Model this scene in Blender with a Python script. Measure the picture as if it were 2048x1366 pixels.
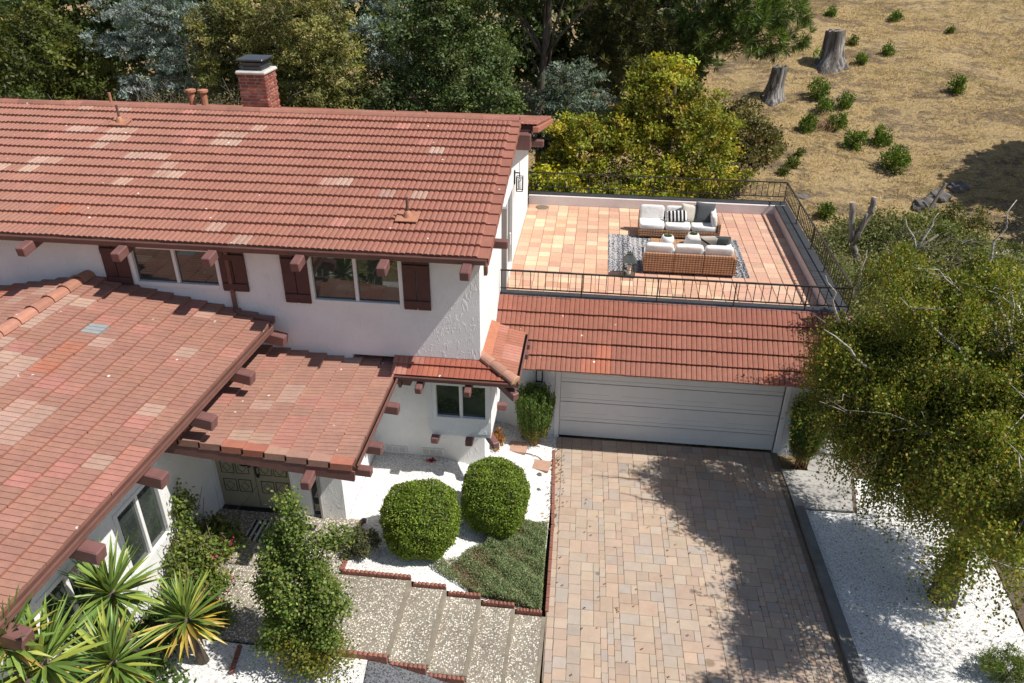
import bpy, bmesh, math, random
import numpy as np
from mathutils import Vector, Matrix

for o in list(bpy.data.objects):
    bpy.data.objects.remove(o)
scene = bpy.context.scene
COL = scene.collection
rad = math.radians
rnd = random.Random(7)
nrng = np.random.default_rng(11)

# ------------------------------------------------------------------ camera
CAM_POS = Vector((0.497, -14.809, 10.958))
YAW, PITCH, ROLL = rad(-6.298), rad(29.607), rad(0.461)
FWD = Vector((math.sin(YAW) * math.cos(PITCH), math.cos(YAW) * math.cos(PITCH), -math.sin(PITCH)))
R0 = Vector((math.cos(YAW), -math.sin(YAW), 0))
U0 = R0.cross(FWD)
RIGHT = math.cos(ROLL) * R0 + math.sin(ROLL) * U0
UP = -math.sin(ROLL) * R0 + math.cos(ROLL) * U0
cam_data = bpy.data.cameras.new('camera')
cam = bpy.data.objects.new('camera', cam_data)
COL.objects.link(cam)
cam.matrix_world = Matrix(((RIGHT.x, UP.x, -FWD.x, CAM_POS.x), (RIGHT.y, UP.y, -FWD.y, CAM_POS.y),
                           (RIGHT.z, UP.z, -FWD.z, CAM_POS.z), (0, 0, 0, 1)))
cam_data.sensor_width = 36.0
cam_data.lens = 1549.5 / 2048 * 36.0
cam_data.clip_end = 900
cam_data.clip_start = 0.1
scene.camera = cam

# ------------------------------------------------------------------ light
SUN_TO = Vector((0.71, -0.125, 1.0)).normalized()       # towards the sun
sun_el = math.asin(SUN_TO.z)
sun_az = math.atan2(SUN_TO.x, SUN_TO.y)
world = bpy.data.worlds.new('World')
scene.world = world
world.use_nodes = True
wn = world.node_tree.nodes
bg = wn['Background']
sky = wn.new('ShaderNodeTexSky')
sky.sky_type = 'NISHITA'
sky.sun_disc = False
sky.sun_elevation = sun_el
sky.sun_rotation = sun_az
world.node_tree.links.new(sky.outputs[0], bg.inputs[0])
bg.inputs[1].default_value = 0.08
sl = bpy.data.lights.new('sun', 'SUN')
sl.energy = 4.8
sl.angle = rad(0.55)
sl.color = (1.0, 0.95, 0.88)
sun = bpy.data.objects.new('sun', sl)
COL.objects.link(sun)
sun.rotation_euler = (-SUN_TO).to_track_quat('-Z', 'Y').to_euler()
sun.location = (20, -3, 30)
vs = scene.view_settings
vs.view_transform = 'Standard'
vs.look = 'None'
vs.gamma = 1.0
vs.exposure = 0.3
vs.use_curve_mapping = False
scene.cycles.use_denoising = True
scene.cycles.max_bounces = 6
scene.cycles.diffuse_bounces = 3
scene.cycles.glossy_bounces = 3
scene.cycles.transmission_bounces = 4
scene.cycles.transparent_max_bounces = 6

# ------------------------------------------------------------------ objects and tags
WM = {}


def mk(name, data, parent=None, mw=None, color=None):
    o = bpy.data.objects.new(name, data)
    COL.objects.link(o)
    m = mw if mw is not None else Matrix.Identity(4)
    if parent is not None:
        o.parent = parent
        o.matrix_parent_inverse = WM[parent].inverted()
    o.matrix_basis = m
    WM[o] = m.copy()
    if color is not None:
        o.color = (color[0], color[1], color[2], 1)
    return o


def tag(o, label=None, cat=None, group=None, kind=None):
    if label:
        o['label'] = label
    if cat:
        o['category'] = cat
    if group:
        o['group'] = group
    if kind:
        o['kind'] = kind
    return o


def thing(name, loc, label, cat, group=None):
    o = mk(name, None, None, Matrix.Translation(loc))
    o.empty_display_size = 0.2
    return tag(o, label, cat, group)


def in_view(p, m=0.02):
    v = Vector(p) - CAM_POS
    d = v.dot(FWD)
    if d < 0.5:
        return False
    x = 0.5 + 1549.5 * v.dot(RIGHT) / d / 2048
    y = 0.5 - 1549.5 * v.dot(UP) / d / 1366
    return -m < x < 1 + m and -m < y < 1 + m


# ------------------------------------------------------------------ mesh builder
class MB:
    def __init__(self):
        self.v = []
        self.f = []

    def quad(self, a, b, c, d):
        n = len(self.v)
        self.v += [tuple(a), tuple(b), tuple(c), tuple(d)]
        self.f.append((n, n + 1, n + 2, n + 3))

    def poly(self, pts):
        n = len(self.v)
        self.v += [tuple(p) for p in pts]
        self.f.append(tuple(range(n, n + len(pts))))

    def box(self, x0, x1, y0, y1, z0, z1, c=0.0):
        self.obox(Vector(((x0 + x1) / 2, (y0 + y1) / 2, (z0 + z1) / 2)), Vector((1, 0, 0)), Vector((0, 1, 0)), Vector((0, 0, 1)),
                  abs(x1 - x0) / 2, abs(y1 - y0) / 2, abs(z1 - z0) / 2, c)
        return self

    def obox(self, ctr, U, V, N, a, b, d, c=0.0):
        """box with half sizes a, b, d along U, V, N; c chamfers every edge"""
        n = len(self.v)
        if c <= 0:
            for sz in (-1, 1):
                for sx, sy in ((-1, -1), (1, -1), (1, 1), (-1, 1)):
                    self.v.append(tuple(ctr + U * (sx * a) + V * (sy * b) + N * (sz * d)))
            for q in ((0, 3, 2, 1), (4, 5, 6, 7), (0, 1, 5, 4), (1, 2, 6, 5), (2, 3, 7, 6), (3, 0, 4, 7)):
                self.f.append(tuple(n + i for i in q))
            return self
        c = min(c, a * .9, b * .9, d * .9)
        idx = {}
        for sx in (-1, 1):
            for sy in (-1, 1):
                for sz in (-1, 1):
                    for k in range(3):
                        e = [a, b, d]
                        for j in range(3):
                            if j != k:
                                e[j] -= c
                        idx[(sx, sy, sz, k)] = len(self.v)
                        self.v.append(tuple(ctr + U * (sx * e[0]) + V * (sy * e[1]) + N * (sz * e[2])))
        S = (-1, 1)
        for k in range(3):
            for s in S:
                o = [j for j in range(3) if j != k]
                r = []
                for t1, t2 in ((-1, -1), (1, -1), (1, 1), (-1, 1)):
                    q = [0, 0, 0]
                    q[k] = s
                    q[o[0]] = t1
                    q[o[1]] = t2
                    r.append(idx[(*q, k)])
                flip = (s < 0) ^ (k == 1)
                self.f.append(tuple(r[::-1] if flip else r))
        for k in range(3):                     # chamfers along axis k
            o = [j for j in range(3) if j != k]
            for s1 in S:
                for s2 in S:
                    r = []
                    for t, kk in ((-1, o[0]), (1, o[0]), (1, o[1]), (-1, o[1])):
                        q = [0, 0, 0]
                        q[k] = t
                        q[o[0]] = s1
                        q[o[1]] = s2
                        r.append(idx[(*q, kk)])
                    flip = (s1 * s2 > 0) ^ (k == 1)
                    self.f.append(tuple(r[::-1] if flip else r))
        for sx in S:
            for sy in S:
                for sz in S:
                    r = [idx[(sx, sy, sz, 0)], idx[(sx, sy, sz, 1)], idx[(sx, sy, sz, 2)]]
                    self.f.append(tuple(r if sx * sy * sz > 0 else r[::-1]))
        return self

    def bar(self, p0, p1, w, h, up=(0, 0, 1), c=0.0):
        p0, p1 = Vector(p0), Vector(p1)
        d = p1 - p0
        L = d.length
        d.normalize()
        upv = Vector(up)
        s = d.cross(upv)
        if s.length < 1e-4:
            s = d.cross(Vector((0, 1, 0)))
        s.normalize()
        n = s.cross(d)
        return self.obox((p0 + p1) / 2, s, d, n, w / 2, L / 2, h / 2, c)

    def prism(self, pts, d):
        """pts: planar polygon (list of 3D), extruded by vector d"""
        n = len(self.v)
        k = len(pts)
        d = Vector(d)
        self.v += [tuple(Vector(p)) for p in pts] + [tuple(Vector(p) + d) for p in pts]
        self.f.append(tuple(range(n + k - 1, n - 1, -1)))
        self.f.append(tuple(range(n + k, n + 2 * k)))
        for i in range(k):
            j = (i + 1) % k
            self.f.append((n + i, n + j, n + k + j, n + k + i))
        return self

    def tube(self, pts, radii, n=8, cap=True):
        pts = [Vector(p) for p in pts]
        if not hasattr(radii, '__len__'):
            radii = [radii] * len(pts)
        base = len(self.v)
        a = None
        for i, p in enumerate(pts):
            t = (pts[min(i + 1, len(pts) - 1)] - pts[max(i - 1, 0)])
            if t.length < 1e-9:
                t = Vector((0, 0, 1))
            t.normalize()
            if a is None:
                a = t.cross(Vector((0.31, 0.87, 0.38)))
            a = (a - t * a.dot(t)).normalized()
            b = t.cross(a)
            for k in range(n):
                th = 2 * math.pi * k / n
                self.v.append(tuple(p + (a * math.cos(th) + b * math.sin(th)) * radii[i]))
        for i in range(len(pts) - 1):
            for k in range(n):
                k2 = (k + 1) % n
                self.f.append((base + i * n + k, base + i * n + k2, base + (i + 1) * n + k2, base + (i + 1) * n + k))
        if cap:
            self.f.append(tuple(base + k for k in range(n - 1, -1, -1)))
            e = base + (len(pts) - 1) * n
            self.f.append(tuple(e + k for k in range(n)))
        return self

    def lathe(self, prof, ctr, n=20):
        base = len(self.v)
        for r, z in prof:
            for k in range(n):
                th = 2 * math.pi * k / n
                self.v.append((ctr[0] + r * math.cos(th), ctr[1] + r * math.sin(th), ctr[2] + z))
        for i in range(len(prof) - 1):
            for k in range(n):
                k2 = (k + 1) % n
                self.f.append((base + i * n + k, base + i * n + k2, base + (i + 1) * n + k2, base + (i + 1) * n + k))
        return self

    def mesh(self, name, mat=None, smooth=False):
        me = bpy.data.meshes.new(name)
        me.from_pydata(self.v, [], self.f)
        if mat:
            me.materials.append(mat)
        if smooth:
            me.polygons.foreach_set('use_smooth', [True] * len(me.polygons))
        me.update()
        return me

    def build(self, name, mat, parent=None, smooth=False, color=None):
        return mk(name, self.mesh(name, mat, smooth), parent, None, color)


def np_mesh(name, V, F, mat, tint=None, smooth=False):
    """V (n,3), F (m,k) all the same k; tint (n,3) point colours"""
    V = np.ascontiguousarray(V, dtype=np.float32)
    F = np.ascontiguousarray(F, dtype=np.int32)
    me = bpy.data.meshes.new(name)
    me.vertices.add(len(V))
    me.vertices.foreach_set('co', V.ravel())
    k = F.shape[1]
    me.loops.add(F.size)
    me.loops.foreach_set('vertex_index', F.ravel())
    me.polygons.add(len(F))
    me.polygons.foreach_set('loop_start', np.arange(0, F.size, k, dtype=np.int32))
    me.polygons.foreach_set('use_smooth', np.full(len(F), bool(smooth)))
    if tint is not None:
        a = me.attributes.new('tint', 'FLOAT_COLOR', 'POINT')
        c = np.ones((len(V), 4), dtype=np.float32)
        c[:, :3] = tint
        a.data.foreach_set('color', c.ravel())
    me.materials.append(mat)
    me.update()
    me.validate()
    return me


def white_tint(me):
    a = me.attributes.new('tint', 'FLOAT_COLOR', 'POINT')
    a.data.foreach_set('color', np.ones(len(me.vertices) * 4, dtype=np.float32))
    return me


# ------------------------------------------------------------------ materials
class NT:
    def __init__(self, name):
        self.m = bpy.data.materials.new(name)
        self.m.use_nodes = True
        self.t = self.m.node_tree
        self.b = self.t.nodes['Principled BSDF']
        self.out = self.t.nodes['Material Output']

    def n(self, kind, **kw):
        nd = self.t.nodes.new('ShaderNode' + kind)
        for k, v in kw.items():
            if hasattr(nd, k):
                setattr(nd, k, v)
            else:
                nd.inputs[k.replace('_', ' ')].default_value = v
        return nd

    def l(self, a, b):
        self.t.links.new(a, b)

    def pos(self, scale=(1, 1, 1)):
        g = self.n('NewGeometry')
        mp = self.n('Mapping')
        mp.inputs['Scale'].default_value = scale
        self.l(g.outputs['Position'], mp.inputs[0])
        return mp.outputs[0]

    def objco(self, scale=(1, 1, 1)):
        g = self.n('TexCoord')
        mp = self.n('Mapping')
        mp.inputs['Scale'].default_value = scale
        self.l(g.outputs['Object'], mp.inputs[0])
        return mp.outputs[0]

    def noise(self, co, scale, detail=4, rough=.6, dist=0.0):
        nd = self.n('TexNoise', Scale=scale, Detail=detail, Roughness=rough, Distortion=dist)
        self.l(co, nd.inputs['Vector'])
        return nd.outputs['Fac']

    def voro(self, co, scale, feature='F1', out='Distance', rand=1.0):
        nd = self.n('TexVoronoi', Scale=scale, feature=feature)
        nd.inputs['Randomness'].default_value = rand
        self.l(co, nd.inputs['Vector'])
        return nd.outputs[out]

    def ramp(self, fac, stops, interp='LINEAR'):
        nd = self.n('ValToRGB')
        cr = nd.color_ramp
        cr.interpolation = interp
        while len(cr.elements) > 1:
            cr.elements.remove(cr.elements[-1])
        for i, (p, c) in enumerate(stops):
            e = cr.elements[0] if i == 0 else cr.elements.new(p)
            e.position = p
            if not hasattr(c, '__len__'):
                c = (c, c, c)
            e.color = (c[0], c[1], c[2], 1)
        self.l(fac, nd.inputs[0])
        return nd.outputs['Color']

    def mix(self, a, b, fac, mode='MIX'):
        nd = self.n('Mix', data_type='RGBA', blend_type=mode)
        for s, i in ((a, 6), (b, 7), (fac, 0)):
            if hasattr(s, 'is_output'):
                self.l(s, nd.inputs[i])
            elif hasattr(s, '__len__'):
                nd.inputs[i].default_value = (s[0], s[1], s[2], 1)
            else:
                nd.inputs[i].default_value = s
        return nd.outputs[2]

    def math(self, op, a, b=0.0):
        nd = self.n('Math', operation=op)
        for s, i in ((a, 0), (b, 1)):
            if hasattr(s, 'is_output'):
                self.l(s, nd.inputs[i])
            else:
                nd.inputs[i].default_value = s
        return nd.outputs[0]

    def bump(self, h, strength=.3, dist=.02, prev=None):
        nd = self.n('Bump')
        nd.inputs['Strength'].default_value = strength
        nd.inputs['Distance'].default_value = dist
        self.l(h, nd.inputs['Height'])
        if prev is not None:
            self.l(prev, nd.inputs['Normal'])
        return nd.outputs[0]

    def set(self, color=None, rough=None, normal=None, **kw):
        for key, val in (('Base Color', color), ('Roughness', rough), ('Normal', normal)):
            if val is None:
                continue
            if hasattr(val, 'is_output'):
                self.l(val, self.b.inputs[key])
            elif hasattr(val, '__len__'):
                self.b.inputs[key].default_value = (val[0], val[1], val[2], 1)
            else:
                self.b.inputs[key].default_value = val
        for k, v in kw.items():
            self.b.inputs[k.replace('_', ' ')].default_value = v
        return self.m


def plain(name, c, rough=.6, var=.12, scale=3.0, bump=.1, bscale=40, metallic=0.0, spec=.4):
    t = NT(name)
    co = t.pos()
    f = t.noise(co, scale, 5, .65)
    col = t.ramp(f, [(.25, [x * (1 - var) for x in c]), (.75, [min(1, x * (1 + var)) for x in c])])
    b = t.bump(t.noise(co, bscale, 3), bump, .01)
    return t.set(col, rough, b, Metallic=metallic, Specular_IOR_Level=spec)


def tinted(name, rough=.8, nscale=9.0, lo=.75, hi=1.2, bump=.25, bscale=60, spots=0.0, spec=.3, stains=(), mottle=None):
    """colour = object colour * tint attribute * weathering noise"""
    t = NT(name)
    co = t.pos()
    oi = t.n('ObjectInfo')
    at = t.n('Attribute', attribute_name='tint')
    c = t.mix(oi.outputs['Color'], at.outputs['Color'], 1.0, 'MULTIPLY')
    f = t.noise(co, nscale, 6, .7)
    c = t.mix(c, t.ramp(f, [(.2, lo), (.8, hi)]), 1.0, 'MULTIPLY')
    f3 = t.noise(co, 90, 3, .7)
    c = t.mix(c, t.ramp(f3, [(.3, .86), (.7, 1.12)]), 1.0, 'MULTIPLY')
    if mottle:
        fm = t.noise(co, 4.5, 6, .75, .8)
        c = t.mix(c, mottle, t.ramp(fm, [(.38, 0.0), (.68, .55)]))
    if spots:
        d = t.voro(co, 2.4)
        s = t.ramp(d, [(0.0, 1.0), (spots, 1.0), (spots + .015, 0.0)])
        s2 = t.ramp(t.noise(co, 25, 2), [(.42, 0.0), (.5, 1.0)])
        c = t.mix(c, (.72, .66, .6), t.mix(s, s2, 1.0, 'MULTIPLY'))
    for (sx, sy, sr) in stains:
        vm = t.n('VectorMath', operation='DISTANCE')
        t.l(co, vm.inputs[0])
        vm.inputs[1].default_value = (sx, sy, 0)
        dd = t.math('ADD', vm.outputs['Value'], t.math('MULTIPLY', t.noise(co, 9, 3), sr * .9))
        c = t.mix(c, (.42, .40, .36), t.ramp(dd, [(0.0, .8), (sr, .75), (sr * 1.5, 0.0)]), 'MULTIPLY')
    n = t.bump(t.noise(co, bscale, 4, .7), bump, .006)
    return t.set(c, rough, n, Specular_IOR_Level=spec)


def make_stucco():
    t = NT('white_stucco')
    co = t.pos()
    n1 = t.noise(co, 1.3, 4)
    def stroke(rot, sc, thr):
        g = t.n('NewGeometry')
        mp = t.n('Mapping')
        mp.inputs['Rotation'].default_value = rot
        mp.inputs['Scale'].default_value = sc
        t.l(g.outputs['Position'], mp.inputs[0])
        f = t.noise(mp.outputs[0], 1.0, 2, .45, .5)
        return t.ramp(f, [(thr, 0.0), (thr + .035, 1.0), (thr + .10, .55)])
    s1 = stroke((.3, .6, .2), (10.0, 10.0, 4.2), .615)
    s2 = stroke((.5, -.9, .9), (10.5, 10.5, 4.0), .62)
    s3 = stroke((1.4, .9, .3), (9.0, 9.0, 3.4), .63)
    st = t.math('MAXIMUM', t.math('MAXIMUM', s1, s2), s3)
    fine = t.noise(co, 34, 4, .6)
    b1 = t.bump(st, .42, .016)
    b2 = t.bump(fine, .35, .012, b1)
    c = t.ramp(n1, [(.3, (.74, .74, .735)), (.7, (.83, .83, .825))])
    return t.set(c, .85, b2, Specular_IOR_Level=.25)


def make_glass():
    t = NT('window_glass')
    co = t.pos()
    c = t.ramp(t.noise(co, 1.4, 2), [(.35, (.018, .024, .022)), (.7, (.06, .072, .066))])  # greenish reflection and interior tone painted into the base colour
    t.set(c, .02, None, Specular_IOR_Level=.7, IOR=1.7)
    return t.m


def make_leaf():
    t = NT('leaf')
    at = t.n('Attribute', attribute_name='tint')
    t.set(at.outputs['Color'], .55, None, Specular_IOR_Level=.35)
    tr = t.n('BsdfTranslucent')
    c2 = t.mix(at.outputs['Color'], (1.25, 1.3, .6), 1.0, 'MULTIPLY')
    t.l(c2, tr.inputs[0])
    mx = t.n('MixShader')
    mx.inputs[0].default_value = .34
    t.l(t.b.outputs[0], mx.inputs[1])
    t.l(tr.outputs[0], mx.inputs[2])
    t.l(mx.outputs[0], t.out.inputs[0])
    return t.m


def make_gravel(name, lo, hi, scale=42, dirt=0.0):
    t = NT(name)
    co = t.pos()
    vd = t.voro(co, scale)
    vc = t.n('TexVoronoi', Scale=float(scale))
    t.l(co, vc.inputs['Vector'])
    sep = t.n('SeparateColor')
    t.l(vc.outputs['Color'], sep.inputs[0])
    c = t.ramp(sep.outputs[0], [(0.0, lo), (.22, [a * .6 + b * .4 for a, b in zip(lo, hi)]), (.5, hi), (1.0, hi)])
    gap = t.ramp(vd, [(.45, 1.0), (.85, .62)])
    c = t.mix(c, gap, 1.0, 'MULTIPLY')
    if dirt:
        d = t.ramp(t.noise(co, 1.1, 5, .7), [(.5, 0.0), (.75, dirt)])
        c = t.mix(c, (.3, .25, .18), d)
    h = t.ramp(vd, [(0.0, 1.0), (.8, 0.0)])
    n = t.bump(h, .55, .012)
    n = t.bump(t.noise(co, 5, 3), .4, .04, n)
    return t.set(c, .85, n, Specular_IOR_Level=.25)


def make_aggregate():
    t = NT('pebble_concrete')
    co = t.pos()
    vc = t.n('TexVoronoi', Scale=31.0)
    t.l(co, vc.inputs['Vector'])
    sep = t.n('SeparateColor')
    t.l(vc.outputs['Color'], sep.inputs[0])
    peb = t.ramp(sep.outputs[0], [(0, (.14, .13, .12)), (.15, (.33, .28, .21)), (.4, (.58, .49, .38)), (.6, (.74, .68, .56)), (1.0, (.82, .79, .72))])
    big = t.ramp(vc.outputs['Distance'], [(.36, 1.0), (.56, 0.0)])
    pick = t.ramp(sep.outputs[1], [(.12, 0.0), (.16, 1.0)])
    m = t.mix(big, pick, 1.0, 'MULTIPLY')
    base = t.ramp(t.noise(co, 55, 4, .7), [(.3, (.19, .165, .13)), (.7, (.35, .315, .255))])
    st = t.ramp(t.noise(co, 1.2, 5, .7), [(.3, .7), (.7, 1.1)])
    c = t.mix(t.mix(base, peb, m), st, 1.0, 'MULTIPLY')
    n = t.bump(m, .6, .012)
    n = t.bump(t.noise(co, 70, 3), .4, .008, n)
    return t.set(c, .8, n, Specular_IOR_Level=.3)


def make_hill():
    t = NT('dry_hillside')
    co = t.pos()
    a = t.noise(t.pos((.55, 1.2, 1)), .8, 7, .72, .7)
    b = t.noise(t.pos((1, 1.7, 1)), 2.6, 7, .75, .9)
    g = t.noise(co, 10, 8, .82)
    straw = t.ramp(g, [(.28, (.28, .19, .09)), (.5, (.53, .385, .195)), (.72, (.72, .555, .31))])
    soil = t.ramp(g, [(.28, (.07, .05, .036)), (.5, (.19, .14, .10)), (.72, (.34, .265, .20))])
    s = t.ramp(t.math('ADD', t.math('MULTIPLY', a, .6), t.math('MULTIPLY', b, .4)), [(.49, 0.0), (.54, .7), (.61, .95)])
    c = t.mix(straw, soil, s)
    gr = t.ramp(t.noise(t.pos((.8, 1.1, 1)), .5, 6, .75, 1.0), [(.54, 0.0), (.66, .55)])
    c = t.mix(c, t.ramp(g, [(.3, (.08, .08, .028)), (.7, (.25, .215, .085))]), gr)
    n = t.bump(b, .9, .2)
    n = t.bump(g, 1.0, .09, n)
    return t.set(c, .95, n, Specular_IOR_Level=.1)


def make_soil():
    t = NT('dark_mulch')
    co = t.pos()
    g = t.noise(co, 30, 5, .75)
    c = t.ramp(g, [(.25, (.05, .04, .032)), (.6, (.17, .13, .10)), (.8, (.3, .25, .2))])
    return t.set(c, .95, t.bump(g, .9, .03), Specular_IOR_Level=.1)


def make_bark(name, c0, c1, scale=6):
    t = NT(name)
    co = t.pos((1, 1, .25))
    f = t.noise(co, scale, 6, .7, .8)
    c = t.ramp(f, [(.35, c0), (.65, c1)])
    return t.set(c, .9, t.bump(f, .8, .04), Specular_IOR_Level=.2)


def make_stump():
    t = NT('weathered_stump_wood')
    co = t.pos((1, 1, .09))
    f = t.noise(co, 7, 6, .75, .6)
    f2 = t.noise(t.pos((1, 1, .3)), 2.0, 3)
    c = t.ramp(f, [(.3, (.035, .03, .028)), (.46, (.14, .125, .115)), (.54, (.40, .38, .36)), (.7, (.60, .57, .54))])
    c = t.mix(c, (.09, .075, .066), t.ramp(f2, [(.4, .75), (.6, 0.0)]))
    return t.set(c, .9, t.bump(f, 1.0, .08), Specular_IOR_Level=.2)


def make_birch():
    t = NT('birch_bark')
    co = t.pos((1, 1, 6))
    f = t.noise(co, 5, 4, .7)
    c = t.ramp(f, [(.36, (.05, .045, .04)), (.47, (.33, .30, .27)), (.7, (.52, .49, .45))])
    return t.set(c, .8, t.bump(f, .4, .01), Specular_IOR_Level=.25)


def make_wicker():
    t = NT('woven_wicker')
    co = t.objco()
    w1 = t.n('TexWave', wave_type='BANDS', bands_direction='X', Scale=4.5, Distortion=.3)
    w2 = t.n('TexWave', wave_type='BANDS', bands_direction='Z', Scale=5.5, Distortion=.3)
    w3 = t.n('TexWave', wave_type='BANDS', bands_direction='Y', Scale=4.5, Distortion=.3)
    for w in (w1, w2, w3):
        t.l(co, w.inputs['Vector'])
    h = t.math('ADD', t.math('ADD', t.math('MULTIPLY', w1.outputs['Fac'], .3), t.math('MULTIPLY', w2.outputs['Fac'], .45)), t.math('MULTIPLY', w3.outputs['Fac'], .12))
    c = t.ramp(h, [(.08, (.13, .06, .03)), (.4, (.32, .165, .09)), (.85, (.50, .29, .17))])
    v = t.ramp(t.noise(t.pos(), 8, 4), [(.3, .8), (.7, 1.15)])
    c = t.mix(c, v, 1.0, 'MULTIPLY')
    return t.set(c, .55, t.bump(h, .8, .012), Specular_IOR_Level=.35)


def make_fabric(name, c, scale=220):
    t = NT(name)
    co = t.objco()
    f = t.noise(co, scale, 2)
    w = t.noise(t.objco(), 5, 4, .6, .5)
    col = t.mix(t.ramp(f, [(.3, [x * .86 for x in c]), (.7, c)]), t.ramp(w, [(.3, .88), (.7, 1.04)]), 1.0, 'MULTIPLY')
    n = t.bump(w, .5, .03)
    return t.set(col, .9, n, Specular_IOR_Level=.15, Sheen_Weight=.15)


def make_rug():
    t = NT('patterned_rug')
    co = t.pos((1, 1, 1))
    n1 = t.noise(t.pos((26, 9, 1)), 1.6, 3, .7)
    n2 = t.noise(t.pos((3.4, .5, 1)), 1.0, 2, .5)
    w = t.n('TexWave', wave_type='BANDS', bands_direction='X', Scale=2.4, Distortion=1.0)
    t.l(co, w.inputs['Vector'])
    f = t.math('ADD', t.math('MULTIPLY', n1, .75), t.math('ADD', t.math('MULTIPLY', n2, .2), t.math('MULTIPLY', w.outputs['Fac'], .06)))
    c = t.ramp(f, [(.40, (.025, .027, .034)), (.48, (.10, .105, .125)), (.54, (.34, .33, .33)), (.64, (.55, .52, .49))])
    return t.set(c, .95, t.bump(n1, .3, .01), Specular_IOR_Level=.1)


def make_stripe(name, freq, axis, dark, light, thr):
    t = NT(name)
    w = t.n('TexWave', wave_type='BANDS', bands_direction=axis, Scale=freq, Distortion=.15)
    t.l(t.objco(), w.inputs['Vector'])
    c = t.ramp(w.outputs['Fac'], [(thr, dark), (thr + .04, light)])
    return t.set(c, .9, None, Specular_IOR_Level=.15)


M = {}
M['stucco'] = make_stucco()
M['tile'] = tinted('clay_roof_tile', .78, 7, .80, 1.16, .3, 70, spots=.05)
M['deck_tile'] = tinted('terracotta_deck_tile', .75, 12, .8, 1.15, .2, 50)
M['paver'] = tinted('stone_paver', .85, 3.2, .80, 1.15, .35, 45, mottle=(.40, .335, .275), stains=((2.86, -5.95, .10), (2.8, -6.35, .08), (.98, -4.2, .05), (1.9, -6.5, .06)))
M['brick'] = tinted('chimney_brick', .85, 14, .7, 1.2, .4, 60)
M['mortar'] = plain('mortar', (.42, .36, .31), .95, .2, 20)
M['grout'] = plain('pale_grout', (.47, .31, .21), .95, .15, 9)
M['joint'] = plain('joint_sand', (.21, .165, .12), .95, .25, 6)
M['brown'] = plain('brown_wood_paint', (.165, .078, .070), .5, .18, 5, .25, 30)
M['shutter'] = plain('shutter_brown_paint', (.085, .036, .032), .55, .2, 6, .35, 24)
M['gutter'] = plain('brown_gutter_metal', (.16, .078, .062), .4, .15, 4, .05, 30)
M['under'] = plain('roof_underlay', (.07, .035, .03), .9, .2, 5)
M['orange_flash'] = plain('orange_metal_flashing', (.38, .15, .085), .6, .2, 8, .1)
M['vent_orange'] = plain('orange_vent_paint', (.38, .175, .105), .6, .2, 10, .1)
M['flash'] = plain('dark_parapet_flashing', (.04, .042, .046), .55, .25, 3, .1)
M['iron'] = plain('black_iron', (.035, .03, .028), .55, .3, 9, .2)
M['white'] = plain('white_trim_paint', (.78, .78, .77), .5, .04, 3, .03)
M['garage'] = plain('garage_door_paint', (.70, .70, .69), .5, .05, 2, .12, 60)
M['door'] = plain('olive_door_paint', (.38, .345, .245), .5, .12, 4, .1)
M['door_line'] = plain('dark_door_groove', (.05, .045, .03), .7, .1)
M['black'] = plain('black_metal', (.018, .018, .02), .4, .2, 8, .05)
M['glass'] = make_glass()
M['lamp_glass'] = plain('clear_lamp_glass', (.5, .52, .52), .1, .05, 3, 0)
M['concrete'] = plain('grey_concrete', (.36, .345, .32), .9, .22, 1.6, .3, 60)
M['kerb'] = plain('dark_concrete_kerb', (.17, .165, .155), .9, .3, 3, .4, 40)
M['parapet'] = plain('parapet_render', (.62, .57, .56), .85, .1, 2.2, .25, 14)
M['aggregate'] = make_aggregate()
M['white_gravel'] = make_gravel('white_gravel', (.48, .47, .44), (.84, .835, .81), 46, .22)
M['grey_gravel'] = make_gravel('dark_grey_gravel', (.04, .045, .05), (.16, .165, .175), 40)
M['hill'] = make_hill()
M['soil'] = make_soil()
M['edging'] = plain('red_concrete_edging', (.24, .10, .072), .9, .25, 8, .4, 40)
M['flagstone'] = plain('pink_flagstone', (.42, .26, .19), .85, .15, 4, .3, 30)
M['leaf'] = make_leaf()
M['trunk_shaded'] = make_bark('shaded_birch_trunk', (.045, .035, .03), (.20, .175, .15))  # bark darkened: the shade on the trunk is in the colour
M['bark'] = make_bark('brown_bark', (.06, .045, .035), (.20, .16, .125))
M['grey_bark'] = make_bark('grey_bark', (.09, .08, .065), (.27, .24, .205))
M['stump'] = make_stump()
M['cutwood'] = plain('cut_wood', (.45, .36, .27), .9, .3, 12, .3)
M['birch'] = make_birch()
M['wicker'] = make_wicker()
M['cushion'] = make_fabric('ivory_cushion_fabric', (.82, .80, .77))
M['cream'] = make_fabric('cream_linen', (.68, .62, .53))
M['charcoal'] = make_fabric('charcoal_linen', (.085, .09, .095))
M['dkgrey'] = make_fabric('dark_grey_linen', (.13, .135, .135))
M['beige_pat'] = make_stripe('beige_pillow_weave', 1.4, 'DIAGONAL', (.03, .03, .03), (.55, .48, .40), .05)
M['bw_pat'] = make_stripe('black_white_pillow_weave', 3.2, 'X', (.02, .02, .025), (.78, .76, .72), .62)
M['rug'] = make_rug()
M['mat'] = make_stripe('striped_doormat', 3.0, 'X', (.03, .03, .035), (.55, .55, .56), .5)
M['pot'] = plain('white_glazed_pot', (.80, .79, .77), .35, .04, 3, .02)
M['candle'] = plain('ivory_candle', (.75, .66, .5), .6, .03)
M['rock'] = plain('grey_rock', (.13, .12, .11), .9, .35, 3, .8, 9)
M['shingle'] = tinted('grey_shingle', .9, 6, .7, 1.2, .4, 40)
M['cap'] = plain('chimney_cap_concrete', (.5, .48, .45), .9, .2, 9, .3)
M['steel'] = plain('dark_steel_cap', (.10, .105, .115), .35, .2, 5, .05, 20, .6)
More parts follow.
